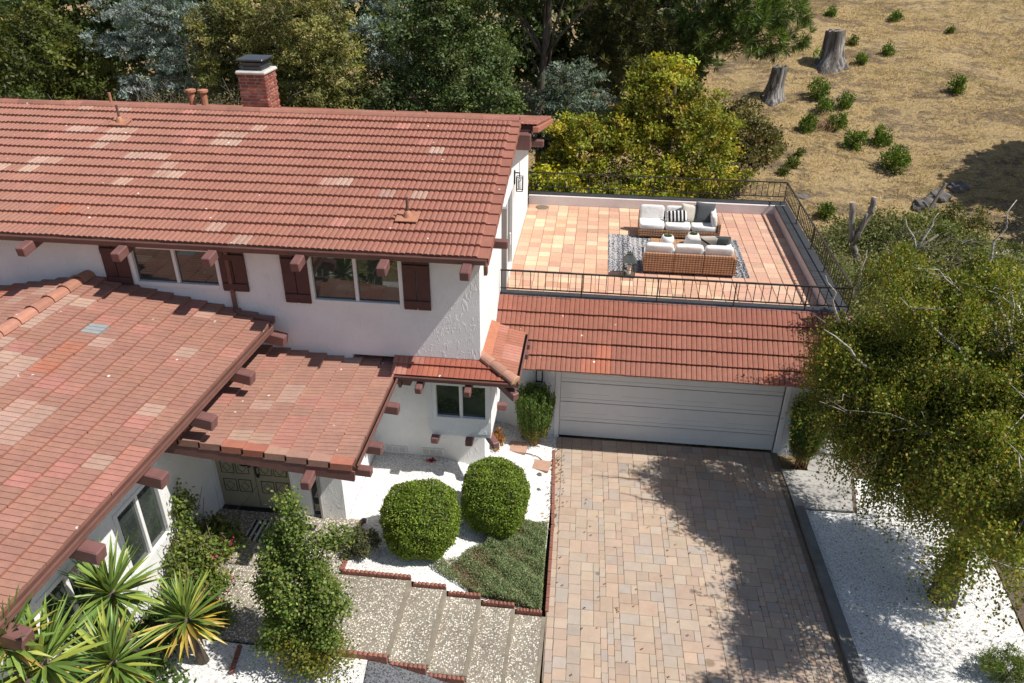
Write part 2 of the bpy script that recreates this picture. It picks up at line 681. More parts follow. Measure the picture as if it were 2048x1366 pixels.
M['post_wood'] = plain('weathered_fence_wood', (.30, .25, .2), .9, .3, 9, .4)
M['litter'] = plain('dry_leaf', (.28, .12, .045), .9, .4, 20)

# ================================================================== THE HOUSE
house = thing('house', (-4, 0, 0), 'white stucco two storey house with red clay tile roofs and attached garage', 'house')


def wall_openings(mb, fixed, a0, a1, z0, z1, holes, axis='y'):
    """boxes that fill a0..a1 x z0..z1 but for the holes (h0,h1,hz0,hz1); fixed = (f0,f1) wall thickness range"""
    xs = sorted({a0, a1, *[h[0] for h in holes], *[h[1] for h in holes]})
    for i in range(len(xs) - 1):
        l, r = xs[i], xs[i + 1]
        hs = sorted([(h[2], h[3]) for h in holes if h[0] < r - 1e-6 and h[1] > l + 1e-6])
        z = z0
        for hz0, hz1 in hs + [(z1, z1)]:
            if hz0 > z + 1e-6:
                if axis == 'y':
                    mb.box(l, r, fixed[0], fixed[1], z, hz0)
                else:
                    mb.box(fixed[0], fixed[1], l, r, z, hz0)
            z = max(z, hz1)
    return mb


def window(O, U, N, w, h, mull=(.5,), fw=.06, parent=None, recess=.05, label=None):
    """sliding window: white frame, mullion, dark panes.  O bottom-left corner on the wall face"""
    O, U, N = Vector(O), Vector(U), Vector(N)
    Z = Vector((0, 0, 1))
    mb = MB()
    d = .045

    def piece(m, u0, u1, z0, z1, n0, n1, c=.006):
        m.obox(O + U * ((u0 + u1) / 2) + Z * ((z0 + z1) / 2) + N * ((n0 + n1) / 2), U, N, Z, (u1 - u0) / 2, (n1 - n0) / 2, (z1 - z0) / 2, c)
    piece(mb, -.02, fw, -.02, h + .02, -recess - .03, .022)
    piece(mb, w - fw, w + .02, -.02, h + .02, -recess - .03, .022)
    piece(mb, fw, w - fw, -.035, fw, -recess - .03, .028)
    piece(mb, fw, w - fw, h - fw, h + .02, -recess - .03, .022)
    win = mb.build('window', M['white'], parent or house)
    if label:
        win['label'] = label
    edges = [fw] + [m * w for m in mull] + [w - fw]
    for m in mull:
        q = MB()
        piece(q, m * w - .032, m * w + .032, fw + .001, h - fw - .001, -recess - .02, .004)
        q.build('mullion', M['white'], win)
    for i in range(len(edges) - 1):
        a = edges[i] + (.033 if i else 0)
        b = edges[i + 1] - (.033 if i < len(edges) - 2 else 0)
        q = MB()
        piece(q, a - .004, b + .004, fw - .004, h - fw + .004, -recess - .012, -recess, 0)
        q.build('pane', M['glass'], win)
    return win


def shutter(O, U, N, w, h):
    O, U, N = Vector(O), Vector(U), Vector(N)
    Z = Vector((0, 0, 1))
    s = mk('shutter', None, house, Matrix.Translation(O))
    for f in (.13, .82):
        mb = MB()
        mb.obox(O + U * (w / 2) + Z * (h * f) + N * .062, U, N, Z, w / 2 - .01, .014, .06, .006)
        mb.build('batten', M['shutter'], s)
    for k in (0, 1):
        q = MB()
        a = k * (w / 2 + .008)
        q.obox(O + U * (a + w / 4 - .004) + Z * (h / 2) + N * .026, U, N, Z, w / 4 - .004, .022, h / 2, .006)
        q.build('board', M['shutter'], s)


def rafter(p0, p1, w=.17, h=.2, name='rafter_tail', up=(0, 0, 1)):
    mb = MB()
    mb.bar(p0, p1, w, h, up, .018)
    return mb.build(name, M['brown'], house)


# ------------------------------------------------------------------ roof tiles
def tile_profile(W, ribs=3, hh=.020, round_=False):
    w = W / ribs
    pts = []
    for i in range(ribs):
        pts += [(i * w, 0.0), (i * w + w * .06, hh * .55), (i * w + w * .3, hh * .95), (i * w + w * .7, hh * .95), (i * w + w * .94, hh * .55)] if round_ else [(i * w, 0.0), (i * w + w * .06, hh * .85), (i * w + w * .5, hh), (i * w + w * .94, hh * .85)]
    pts.append((W, 0.0))
    return pts


def tile_geo(W, L, rise=.05, lap=.05, hh=.020, round_=False):
    """x across, y down the slope, z off the roof"""
    pts = tile_profile(W, 3, hh, round_)
    n = len(pts)
    v, f = [], []
    for x, z in pts:
        v.append((x, -lap, z - .004))
    for x, z in pts:
        v.append((x, L, z + rise))
    for x, z in pts:
        v.append((x, L, z * .3 - .006))
    for i in range(n - 1):
        f.append((i, n + i, n + i + 1, i + 1))
        f.append((n + i, 2 * n + i, 2 * n + i + 1, n + i + 1))
    return np.array(v), np.array(f)


def frame_m(O, U, V, N):
    return Matrix(((U.x, V.x, N.x, O.x), (U.y, V.y, N.y, O.y), (U.z, V.z, N.z, O.z), (0, 0, 0, 1)))


def tile_field(parent, O, V, N, nu, nv, W, L, colour, max_ind=300, name='roof_tile', keep=None, jit=1.0, hh=.020, round_=False):
    O, V, N = Vector(O), Vector(V).normalized(), Vector(N).normalized()
    U = V.cross(N)
    gv, gf = tile_geo(W, L, hh=hh, round_=round_)
    me = white_tint(np_mesh(name, gv, gf, M['tile']))
    items = []
    for j in range(nv):
        for i in range(nu):
            o = O + U * (i * W) + V * (j * L)
            c = o + U * (W / 2) + V * (L / 2)
            if keep and not keep(c, i, j):
                continue
            a = rnd.gauss(0, .0035) * jit
            U2 = (U + V * a).normalized()
            V2 = (V - U * a).normalized()
            o = o + N * rnd.gauss(0, .002) * jit + V * rnd.gauss(0, .004) * jit
            items.append(((c - CAM_POS).length if in_view(c) else 1e6 + i, frame_m(o, U2, V2, N), colour(i, j)))
    items.sort(key=lambda t: t[0])
    rest = []
    for k, (d, m, c) in enumerate(items):
        if k < max_ind and d < 1e6:
            mk(name, me, parent, m, c)
        else:
            rest.append((m, c))
    if rest:
        joined(name, gv, gf, rest, M['tile'], parent)


def joined(name, gv, gf, items, mat, parent):
    n = len(gv)
    V = np.empty((len(items) * n, 3))
    T = np.empty((len(items) * n, 3))
    for k, (m, c) in enumerate(items):
        a = np.array(m)
        V[k * n:(k + 1) * n] = gv @ a[:3, :3].T + a[:3, 3]
        T[k * n:(k + 1) * n] = c
    F = (gf[None] + (np.arange(len(items)) * n)[:, None, None]).reshape(-1, gf.shape[1])
    o = mk(name, np_mesh(name, V, F, mat, T), parent, None, (1, 1, 1))
    o['kind'] = 'stuff'
    return o


RED = (.30, .125, .088)
TAN = (.44, .30, .235)
PINK = (.42, .19, .15)
ORNG = (.42, .145, .085)
BRWN = (.25, .105, .078)


def vary(c, a=.07):
    k = 1 + rnd.gauss(0, a)
    return tuple(min(.9, max(.01, x * k * (1 + rnd.gauss(0, .011)))) for x in c)


def lerp3(a, b, t):
    return tuple(x + (y - x) * t for x, y in zip(a, b))


def scheme(base, pt, pp, po, seed, fade=None):
    r = random.Random(seed)
    state = {}

    def f(i, j):
        b = base
        if fade:
            b = lerp3(base, fade[0], fade[1](i, j))
        q = r.random()
        prev = state.get((i - 1, j))
        up = state.get((i, j - 1))
        s = None
        if prev and r.random() < .3:
            s = prev
        elif up and r.random() < .12:
            s = up
        elif q < pt:
            s = 'tan'
        elif q < pt + pp:
            s = 'pink'
        elif q < pt + pp + po:
            s = 'orng'
        state[(i, j)] = s
        c = {'tan': lerp3(b, TAN, r.uniform(.45, .9)), 'pink': lerp3(b, PINK, r.uniform(.5, .9)), 'orng': lerp3(b, ORNG, r.uniform(.4, .9))}.get(s, b)
        return vary(c, .032)
    return f


def cap_tile(parent, p0, p1, r0, r1, up, colour, name='ridge_tile', n=7, lift=0.0):
    """barrel ridge tile: half round shell from p0 to p1"""
    p0, p1 = Vector(p0), Vector(p1)
    d = (p1 - p0).normalized()
    upv = Vector(up)
    s = d.cross(upv).normalized()
    u = s.cross(d)
    mb = MB()
    rows = []
    for p, r, k in ((p0, r0, 0), (p1, r1, 1)):
        for rr in (r, r - .018):
            base = len(mb.v)
            for i in range(n):
                th = math.pi * i / (n - 1)
                mb.v.append(tuple(p + s * (rr * math.cos(th)) + u * (rr * .85 * math.sin(th) + lift)))
            rows.append(base)
    for i in range(n - 1):
        mb.f.append((rows[0] + i, rows[0] + i + 1, rows[2] + i + 1, rows[2] + i))
        mb.f.append((rows[1] + i, rows[3] + i, rows[3] + i + 1, rows[1] + i + 1))
        mb.f.append((rows[2] + i, rows[2] + i + 1, rows[3] + i + 1, rows[3] + i))
    me = mb.mesh(name, M['tile'], False)
    white_tint(me)
    return mk(name, me, parent, None, colour)


def slab(name, corners, t, mat, parent):
    """corners: 4 points of the top face; extruded down by t along its normal"""
    c = [Vector(p) for p in corners]
    n = (c[1] - c[0]).cross(c[3] - c[0]).normalized()
    if n.z < 0:
        n = -n
    mb = MB()
    mb.prism([p - n * t for p in c], n * t)
    return mb.build(name, mat, parent)


def gutter(p0, p1, out, parent, w=.105, h=.085, name='gutter'):
    """open U gutter from p0 to p1 (top inner edge); out = horizontal outward direction"""
    p0, p1, out = Vector(p0), Vector(p1), Vector(out).normalized()
    Z = Vector((0, 0, 1))
    mb = MB()
    d = (p1 - p0)
    L = d.length
    d = d / L
    c = (p0 + p1) / 2
    mb.obox(c + out * (w - .008) - Z * (h / 2 - .012), d, out, Z, L / 2, .008, h / 2 + .012, .004)
    mb.obox(c + out * .008 - Z * (h / 2), d, out, Z, L / 2 - .002, .006, h / 2, 0)
    for s in (-1, 1):
        mb.obox(c + d * (s * (L / 2 - .01)) + out * (w / 2) - Z * (h / 2), d, out, Z, .006, w / 2 - .018, h / 2 - .007, 0)
    mb.obox(c + out * (w + .004) + Z * .006, d, out, Z, L / 2 + .002, .012, .008, 0)
    g_ = mb.build(name, M['gutter'], parent)
    q = MB()
    q.obox(c + out * (w / 2) - Z * (h - .012), d, out, Z, L / 2 - .012, w / 2 - .017, .012, 0)
    q.build('gutter_trough', M['black'], g_)  # bottom coloured black to paint the shade inside the gutter
    return g_


# ------------------------------------------------------------------ walls
WIN1 = (-8.17, -6.43, 4.52, 5.32)
WIN2 = (-4.69, -2.94, 4.35, 5.34)
mb = MB()
wall_openings(mb, (-2.2, -1.95), -15.2, -1.72, 3.3, 5.5, [WIN1, WIN2])
mb.build('wall', M['stucco'], house)
mb = MB()
mb.box(-15.2, -4.03, -2.197, -1.96, .2, 3.3)
mb.build('wall', M['stucco'], house)
mb = MB()
mb.box(-4.03, -1.75, -1.8, -1.6, 0, 3.3)
mb.build('wall', M['stucco'], house)
mb = MB()                                         # soffit of the jettied upper storey
mb.box(-4.03, -1.52, -2.19, -1.6, 3.24, 3.299)
mb.build('soffit', M['stucco'], house)
mb = MB()                                         # gable wall facing the terrace, door opening cut out
X0, X1 = -1.72, -1.5
ZR = lambda y: 6.68 - .2094 * abs(2.7 - y) - .16
mb.prism([(X0, -2.2, 3.3), (X0, 1.15, 3.3), (X0, 1.15, ZR(1.15)), (X0, -2.2, ZR(-2.2))], (X1 - X0, 0, 0))
mb.prism([(X0, 1.15, 5.12), (X0, 3.1, 5.12), (X0, 3.1, ZR(2.7)), (X0, 2.7, ZR(2.7)), (X0, 1.15, ZR(1.15))], (X1 - X0, 0, 0))
mb.prism([(X0, 3.1, 2.9), (X0, 7.2, 2.9), (X0, 7.2, ZR(7.2)), (X0, 3.1, ZR(3.1))], (X1 - X0, 0, 0))
mb.build('wall', M['stucco'], house)
mb = MB()
mb.box(-1.749, -1.5, -1.8, .0, 0, 3.3)
mb.box(-1.72, -1.5, .002, 1.15, 2.6, 3.3)
mb.build('wall', M['stucco'], house)
mb = MB()
mb.box(-15.2, -1.72, 7.0, 7.2, 0, 5.6)
mb.build('wall', M['stucco'], house)
# entry box
mb = MB()
wall_openings(mb, (-3.95, -3.75), -6.42, -3.88, .5, 3.0, [(-6.37, -4.88, .6, 2.66), (-4.52, -4.38, .6, 2.7)])
mb.build('wall', M['stucco'], house)
mb = MB()
mb.box(-4.1, -3.88, -3.749, -1.8, .3, 2.98)
mb.build('wall', M['stucco'], house)
# crawl vents low on the recessed wall
for x in (-3.43, -2.62):
    mb = MB()
    mb.box(x - .24, x + .24, -1.83, -1.795, .62, .78, .006)
    v = mb.build('crawl_vent', M['white'], house)
    for k in range(3):
        q = MB()
        q.box(x - .21 + k * .145, x - .085 + k * .145, -1.838, -1.829, .64, .76, .003)
        q.build('louvre', plain('vent_grey', (.55, .55, .54), .6) if 'ventg' not in M else M['ventg'], v)

# upper windows and shutters
for (x0, x1, z0, z1), sl_, sr in ((WIN1, -8.72, -6.40), (WIN2, -5.20, -2.91)):
    window((x0, -2.2, z0), (1, 0, 0), (0, -1, 0), x1 - x0, z1 - z0)
    mb = MB()
    mb.box(x0, x1, -2.03, -1.96, z0, z1)
    mb.build('window_back', M['black'], house)
    for sx in (sl_, sr):
        shutter((sx, -2.2, z0 - .03), (1, 0, 0), (0, -1, 0), .5, z1 - z0 + .06)

# terrace door
win = window((-1.5, 1.2, 3.02), (0, 1, 0), (1, 0, 0), 1.85, 2.06, label='white framed glass terrace door')
mb = MB()
mb.box(-1.70, -1.63, 1.15, 3.1, 3.02, 5.12)
mb.build('window_back', M['black'], house)
mb = MB()
mb.box(-1.5, -1.39, 1.0, 1.14, 3.02, 5.2, .008)
mb.build('door_jamb', plain('taupe_trim', (.22, .19, .175), .6, .08), house)  # upright grey brown board at the near side of the door
mb = MB()
mb.box(-1.455, -1.42, 2.1, 2.16, 3.9, 4.2, .008)
mb.build('door_handle', M['white'], house)

# ------------------------------------------------------------------ main roof
mr = slab('main_roof', [(-1.38, -2.56, 5.545), (-1.38, 2.7, 6.645), (-15.3, 2.7, 6.645), (-15.3, -2.56, 5.545)], .1, M['under'], house)
A = math.atan(1.11 / 5.3)
Vd = Vector((0, -math.cos(A), -math.sin(A)))
Nn = Vector((0, -math.sin(A), math.cos(A)))
Lm = 5.3 / math.cos(A) / 15
O = Vector((-1.46, 2.7, 6.665))
tile_field(mr, O, Vd, Nn, 43, 15, .32, Lm, scheme(RED, .04, .012, .006, 3, (TAN, lambda i, j: .02 + .16 * min(1, i / 30))), hh=.032, round_=True)  # tiles blend paler leftwards: sheen and haze put into their colour
# rake tiles along the right edge
for j in range(15):
    p = Vector((-1.46, 2.7, 6.665)) + Vd * (j * Lm)
    q = MB()
    top = .045
    a0 = p - Vd * .03 + Nn * .012
    a1 = p + Vd * Lm + Nn * top
    xo = Vector((.19, 0, 0))
    dn = -Nn * .15
    q.quad(a0, a1, a1 + xo, a0 + xo)
    q.quad(a0 + xo, a1 + xo, a1 + xo + dn, a0 + xo + dn)
    q.quad(a1, a1 - Nn * .035, a1 + xo - Nn * .035, a1 + xo)
    q.quad(a1 + xo, a1 + xo - Nn * .035 - Vector((.02, 0, 0)), a1 + xo + dn - Vector((.02, 0, 0)), a1 + xo + dn)
    me = white_tint(q.mesh('rake_tile', M['tile']))
    mk('rake_tile', me, mr, None, vary(RED, .05))
mb = MB()
mb.bar((-1.33, -2.6, 5.47), (-1.33, 2.7, 6.57), .05, .2)
mb.build('barge_board', M['brown'], house)
# ridge tiles
for k in range(35):
    x1 = -1.30 - k * .4
    cap_tile(mr, (x1, 2.7, 6.65), (x1 - .42, 2.7, 6.64), .135, .15, (0, 0, 1), vary(lerp3(RED, TAN, .1), .08), lift=.0)
# rear slope
rs = slab('rear_roof', [(-.98, 2.76, 6.56), (-.98, 7.9, 5.5), (-15.3, 7.9, 5.5), (-15.3, 2.76, 6.56)], .14, M['under'], house)
Vr = Vector((0, math.cos(A), -math.sin(A)))
Nr = Vector((0, math.sin(A), math.cos(A)))
tile_field(rs, (-15.3, 2.76, 6.575), Vr, Nr, 45, 13, .32, .38, scheme(RED, .04, .01, .01, 5), max_ind=0)
mb = MB()
mb.bar((-.93, 2.62, 6.50), (-.93, 7.9, 5.42), .16, .14, c=.02)
o = mb.build('rake_tile', M['tile'], rs, color=lerp3(RED, ORNG, .35))
white_tint(o.data)
rafter((-1.7, 2.66, 6.23), (-1.03, 2.66, 6.23), .30, .36, 'ridge_beam')
rafter((-1.7, 4.6, 5.66), (-.88, 4.6, 5.66), .16, .17)
rafter((-1.7, -1.66, 5.49), (-1.04, -1.66, 5.49), .14, .16)
for x in (-13.2, -11.5, -9.71, -7.9, -6.22, -4.61, -3.08, -1.63):
    rafter((x, -1.98, 5.53), (x, -3.0, 5.405), .17, .18)
gutter((-15.3, -2.60, 5.585), (-1.30, -2.60, 5.585), (0, -1, 0), house)
mb = MB()
mb.box(-1.34, -1.28, -2.72, -2.59, 5.32, 5.5, .006)
mb.build('gutter_end', M['gutter'], house)
# vents and pipes on the main roof
for (x, y) in ((-10.3, 1.78), (-2.93, -1.5)):
    z = 6.70 - .2094 * (2.7 - y)
    mb = MB()
    c0 = Vector((x, y, z))
    Ux = Vector((1, 0, 0))
    mb.obox(c0 + Nn * .05, Ux, Vd, Nn, .21, .17, .012, .004)
    base = mb.build('vent_flashing', M['vent_orange'], mr)
    q = MB()
    q.lathe([(.1, .03), (.075, .1), (.045, .16), (.035, .17)], c0, 12)
    q.build('vent_cone', M['vent_orange'], base, True)
    q = MB()
    q.tube([c0 + Vector((0, 0, .1)), c0 + Vector((0, 0, .42))], .026, 8)
    q.build('vent_pipe', plain('dark_vent_pipe', (.12, .07, .05), .6), base)
for x, y, h_, r_ in ((-9.46, 3.6, .5, .08), (-9.15, 3.6, .5, .08), (-11.4, 3.3, .45, .035), (-4.32, 3.25, .3, .03), (-3.55, 3.25, .3, .03)):
    mb = MB()
    z = 6.4
    mb.tube([(x, y, z), (x, y, z + h_)], r_, 10)
    p_ = mb.build('roof_pipe', M['vent_orange'], house)
    if r_ > .05:
        q = MB()
        q.lathe([(.06, h_ - .08), (.125, h_ - .03), (.125, h_ + .02), (.0, h_ + .05)], (x, y, z), 12)
        q.build('pipe_cap', M['vent_orange'], p_)
# chimney
cx0, cx1, cy0, cy1, cz0, cz1 = -7.98, -7.32, 3.12, 3.82, 6.0, 7.40
mb = MB()
mb.box(cx0 + .012, cx1 - .012, cy0 + .012, cy1 - .012, cz0, cz1 - .01)
chim = mb.build('chimney', M['mortar'], house)
bm_, bf = None, None
q = MB()
q.obox(Vector((0, 0, 0)), Vector((1, 0, 0)), Vector((0, 1, 0)), Vector((0, 0, 1)), .096, .05, .027, .005)
brick_me = white_tint(q.mesh('brick', M['brick']))
rows = int((cz1 - 6.35) / .075)
for j in range(rows):
    z = cz1 - .04 - j * .075
    off = (.055 if j % 2 else 0)
    for face in range(4):
        L_ = (cx1 - cx0) if face in (0, 2) else (cy1 - cy0)
        nb = 3
        st = L_ / nb
        for i in range(nb):
            t = (i + .5) * st + (off if i < nb - 1 or True else 0) - .0275
            if t + .1 > L_ + .03 or t - .1 < -.03:
                t = max(.09, min(L_ - .09, t))
            if face == 0:
                m = Matrix.Translation((cx0 + t, cy0 + .045, z))
            elif face == 2:
                continue
            elif face == 1:
                m = Matrix.Translation((cx1 - .0445, cy0 + t, z)) @ Matrix.Rotation(math.pi / 2, 4, 'Z')
            else:
                m = Matrix.Translation((cx0 + .0445, cy0 + t, z)) @ Matrix.Rotation(math.pi / 2, 4, 'Z')
            mk('brick', brick_me, chim, m, vary(rnd.choice([(.30, .085, .055), (.24, .07, .05), (.34, .12, .08)]), .15))
mb = MB()
mb.box(cx0 - .04, cx1 + .04, cy0 - .04, cy1 + .04, cz1, cz1 + .085, .03)
mb.build('chimney_crown', M['cap'], chim)
mb = MB()
mb.box(-7.88, -7.42, 3.22, 3.72, cz1 + .085, cz1 + .26, .01)
mb.box(-7.93, -7.37, 3.17, 3.77, cz1 + .14, cz1 + .17)
mb.build('flue_box', M['steel'], chim)
mb = MB()
mb.box(-7.97, -7.33, 3.13, 3.81, cz1 + .30, cz1 + .34, .012)
mb.box(-7.80, -7.50, 3.30, 3.64, cz1 + .26, cz1 + .30)
mb.build('flue_lid', M['steel'], chim)

# ------------------------------------------------------------------ wing roof
Rw = Vector((-9.1, -2.2, 4.60))
E_ = Vector((-.0517, -.99866, 0))            # along the ridge, towards the viewer
S_ = Vector((.99866, -.0517, 0))             # across, to the right
RUN, DROP = 3.60, .69
AW = math.atan(DROP / RUN)
Vw = (S_ * math.cos(AW) - Vector((0, 0, 1)) * math.sin(AW))
Nw = (S_ * math.sin(AW) + Vector((0, 0, 1)) * math.cos(AW))
Uw = Vw.cross(Nw)                            # should run along -E or +E
LT = 8.6
Lw = math.hypot(RUN, DROP) / 11
wr = slab('wing_roof', [Rw - E_ * .1 - Vector((0, 0, .03)), Rw + E_ * LT - Vector((0, 0, .03)),
                        Rw + E_ * LT + S_ * (RUN - .05) - Vector((0, 0, DROP + .02)), Rw - E_ * .1 + S_ * (RUN - .05) - Vector((0, 0, DROP + .02))], .1, M['under'], house)
nW = 27
Ow = Rw + Vector((0, 0, .0)) + (E_ * (LT - .0) if Uw.dot(E_) < 0 else -E_ * .2)
tile_field(wr, Ow, Vw, Nw, nW, 11, .325, Lw, scheme(lerp3(RED, TAN, .26), .09, .08, .012, 21), hh=.028)
# a pair of blue grey replacement tiles
bg_pt = Rw + S_ * 1.05 + E_ * 1.55
near = sorted([o for o in wr.children if o.name.startswith('roof_tile') and 'kind' not in o], key=lambda o: (Vector(o.matrix_basis.translation) + Vw * (Lw / 2) - bg_pt).length)
for o in near[:1]:
    o.color = (.28, .295, .295, 1)
    o['label'] = 'blue grey replacement roof tile'
# left slope of the wing
Vl = (-S_ * math.cos(AW) - Vector((0, 0, 1)) * math.sin(AW))
Nl = (-S_ * math.sin(AW) + Vector((0, 0, 1)) * math.cos(AW))
Ul = Vl.cross(Nl)
wl = slab('wing_roof_left_slope', [Rw - E_ * .1 - Vector((0, 0, .03)), Rw + E_ * LT - Vector((0, 0, .03)),
                                   Rw + E_ * LT - S_ * (RUN - .05) - Vector((0, 0, DROP + .02)), Rw - E_ * .1 - S_ * (RUN - .05) - Vector((0, 0, DROP + .02))], .1, M['under'], house)
wl.name = 'wing_roof'
tile_field(wl, Rw + (E_ * LT if Ul.dot(E_) < 0 else -E_ * .2), Vl, Nl, nW, 11, .325, Lw, scheme(lerp3(RED, TAN, .3), .1, .08, .01, 22), max_ind=120, hh=.03)
for k in range(20):
    a = Rw + E_ * (-.12 + k * .42)
    cap_tile(wr, a + Vector((0, 0, .03)), a + E_ * .45 + Vector((0, 0, .045)), .125, .15, (0, 0, 1), vary(lerp3(RED, (.44, .23, .16), .5), .08))
ge = Rw + S_ * (RUN + .0) - Vector((0, 0, DROP - .015))
gutter(ge + E_ * .12, ge + E_ * LT, S_, house)
mb = MB()
mb.bar(ge + E_ * .12 - S_ * .03 - Vector((0, 0, .1)), ge + E_ * LT - S_ * .03 - Vector((0, 0, .1)), .04, .16)
mb.build('fascia_board', M['brown'], house)
for t in (.12, 1.50, 2.86, 4.30, 5.78, 7.12):
    a = Rw + E_ * t - Vector((0, 0, DROP + .22))
    rafter(a + S_ * (RUN - .9) + Vector((0, 0, .17)), a + S_ * (RUN + .32) - Vector((0, 0, .04)), .2, .22)
# downspout and its run over the wing roof
mb = MB()
mb.bar((-6.23, -2.245, 5.5), (-6.23, -2.245, 4.10), .075, .06, (0, 1, 0), .008)
mb.bar((-6.23, -2.27, 4.14), (-6.17, -2.36, 4.08), .075, .06, (0, 1, 0))
mb.bar((-6.25, -2.36, 4.09), (-5.42, -2.40, 3.97), .085, .075, (0, 0, 1), .01)
mb.build('downspout', M['gutter'], house)
# wing wall facing the porch
WX = lambda y: -6.42 + .052 * (y + 3.95)
mbw = MB()


def wing_piece(y0, y1, z0, z1):
    mbw.prism([(WX(y0), y0, z0), (WX(y1), y1, z0), (WX(y1) - .2, y1, z0), (WX(y0) - .2, y0, z0)], (0, 0, z1 - z0))


WH = [(-6.55, -5.42, 1.35, 2.70), (-8.25, -7.12, .62, 2.70)]
wing_piece(-5.42, -3.2, .2, 3.75)
wing_piece(-6.55, -5.42, .2, 1.35)
wing_piece(-6.55, -5.42, 2.70, 3.75)
wing_piece(-7.12, -6.55, .2, 3.75)
wing_piece(-8.25, -7.12, 2.70, 3.75)
wing_piece(-8.25, -7.12, .2, .62)
wing_piece(-10.5, -8.25, .2, 3.75)
mbw.build('wall', M['stucco'], house)
for (y0, y1, z0, z1) in WH:
    window((WX(y1), y1, z0), (-.0519, -.99865, 0), (.99865, -.0519, 0), y1 - y0, z1 - z0)
    mb = MB()
    mb.box(WX(y0) - .24, WX(y0) - .16, y0, y1, z0, z1)
    mb.build('window_back', M['black'], house)

# ------------------------------------------------------------------ porch roof
PX1, PX0, PZ1, PZ0 = -3.12, -6.35, 3.03, 3.335
PY0, PY1 = -5.32, -1.85
AP = math.atan((PZ0 - PZ1) / (PX1 - PX0))
Vp = Vector((math.cos(AP), 0, -math.sin(AP)))
Np = Vector((math.sin(AP), 0, math.cos(AP)))
Up = Vp.cross(Np)
pr = slab('porch_roof', [(PX0, PY0 + .06, PZ0 - .03), (PX1 - .03, PY0 + .06, PZ1 - .03), (PX1 - .03, PY1, PZ1 - .03), (PX0, PY1, PZ0 - .03)], .08, M['under'], house)
Lp = math.hypot(PX1 - PX0, PZ0 - PZ1) / 9
nP = 11
stp = (PY1 - PY0 - .16) / nP
oy = PY1 if Up.y < 0 else PY0 + .16
tile_field(pr, (PX0, oy, PZ0 - .01), Vp, Np, nP, 9, stp, Lp, scheme(lerp3(RED, TAN, .36), .10, .13, .008, 31), hh=.026)
for j in range(9):
    p = Vector((PX0, PY0 + .18, PZ0 + .0)) + Vp * (j * Lp)
    q = MB()
    a0 = p - Vp * .03 + Np * .02
    a1 = p + Vp * Lp + Np * .05
    yo = Vector((0, -.2, 0))
    dn = -Np * .13
    q.quad(a0, a0 + yo, a1 + yo, a1)
    q.quad(a0 + yo, a0 + yo + dn, a1 + yo + dn, a1 + yo)
    q.quad(a1, a1 + yo, a1 + yo - Np * .035, a1 - Np * .035)
    q.quad(a1 + yo, a1 + yo + dn, a1 + yo + dn + Vector((0, .02, 0)), a1 + yo + Vector((0, .02, 0)) - Np * .035)
    mk('rake_tile', white_tint(q.mesh('rake_tile', M['tile'])), pr, None, vary(rnd.choice([lerp3(RED, ORNG, .3), lerp3(RED, TAN, .45), (.42, .215, .135)]), .08))
mb = MB()
mb.bar((PX0, PY0 + .02, PZ0 - .2), (PX1 + .02, PY0 + .02, PZ1 - .2), .06, .2)
mb.build('barge_board', M['brown'], house)
gutter((PX1, PY1 - .45, PZ1 + .0), (PX1, PY0 + .02, PZ1 + .0), (1, 0, 0), house, .085, .075)
for y in (-2.35, -3.35, -4.55):
    rafter((PX1 - .9, y, PZ1 - .1), (PX1 + .28, y, PZ1 - .2), .17, .19)
rafter((PX1 - .7, PY0 + .18, PZ1 - .16), (PX1 + .26, PY0 + .18, PZ1 - .22), .14, .16)
rafter((-3.83, -3.9, 2.86), (-3.83, -5.62, 2.80), .16, .18)
mb = MB()
mb.box(PX0, PX1 - .6, PY1 + .02, PY1 + .06, PZ1 - .1, PZ1 + .2)
mb.build('flashing', M['under'], house)
# entry door: two leaves with six panels each
for k, (x0, x1) in enumerate(((-6.365, -5.63), (-5.615, -4.885))):
    mb = MB()
    mb.box(x0, x1, -3.86, -3.80, .63, 2.655, .006)
    leafd = mb.build('entry_door', M['door'], house)
    for r in range(3):
        for c in range(2):
            cx = x0 + .13 + (x1 - x0 - .26) * (c * .62 + .19)
            cz = 1.02 + r * .44 + .12
            q = MB()
            for (a, b, e, g) in ((-.13, .13, -.15, -.138), (-.13, .13, .138, .15), (-.13, -.118, -.138, .138), (.118, .13, -.138, .138)):
                q.box(cx + a, cx + b, -3.866, -3.859, cz + e, cz + g)
            q.build('panel_groove', M['door_line'], leafd)
            q = MB()
            q.box(cx - .108, cx + .108, -3.873, -3.858, cz - .128, cz + .128, .008)
            pn = q.build('door_panel', M['door'], leafd)
            q = MB()
            dpt = []
            for kk in range(4):
                th = kk * math.pi / 2
                th2 = th + math.pi / 2
                a = Vector((cx + .085 * math.cos(th), -3.8755, cz + .105 * math.sin(th)))
                b = Vector((cx + .085 * math.cos(th2), -3.8755, cz + .105 * math.sin(th2)))
                q.bar(a, b, .008, .006, (0, 1, 0))
            q.build('panel_diamond', M['door_line'], leafd)
    q = MB()
    hx = x1 - .06 if k == 0 else x0 + .06
    q.box(hx - .03, hx + .03, -3.90, -3.859, 1.62, 1.80, .008)
    if k == 0:
        q.bar((hx, -3.91, 1.68), (hx - .15, -3.91, 1.67), .02, .02)
    else:
        q.bar((hx, -3.92, 1.5), (hx, -3.92, 1.74), .022, .022, (0, 1, 0))
        q.box(hx - .03, hx + .03, -3.89, -3.859, 1.38, 1.46, .008)
    q.build('door_handle', M['black'], leafd)
mb = MB()
mb.box(-6.42, -6.366, -3.98, -3.83, .6, 2.72, .006)
mb.box(-4.884, -4.83, -3.98, -3.83, .6, 2.72, .006)
mb.box(-6.42, -4.83, -3.98, -3.83, 2.66, 2.74)
mb.build('door_frame', M['white'], house)
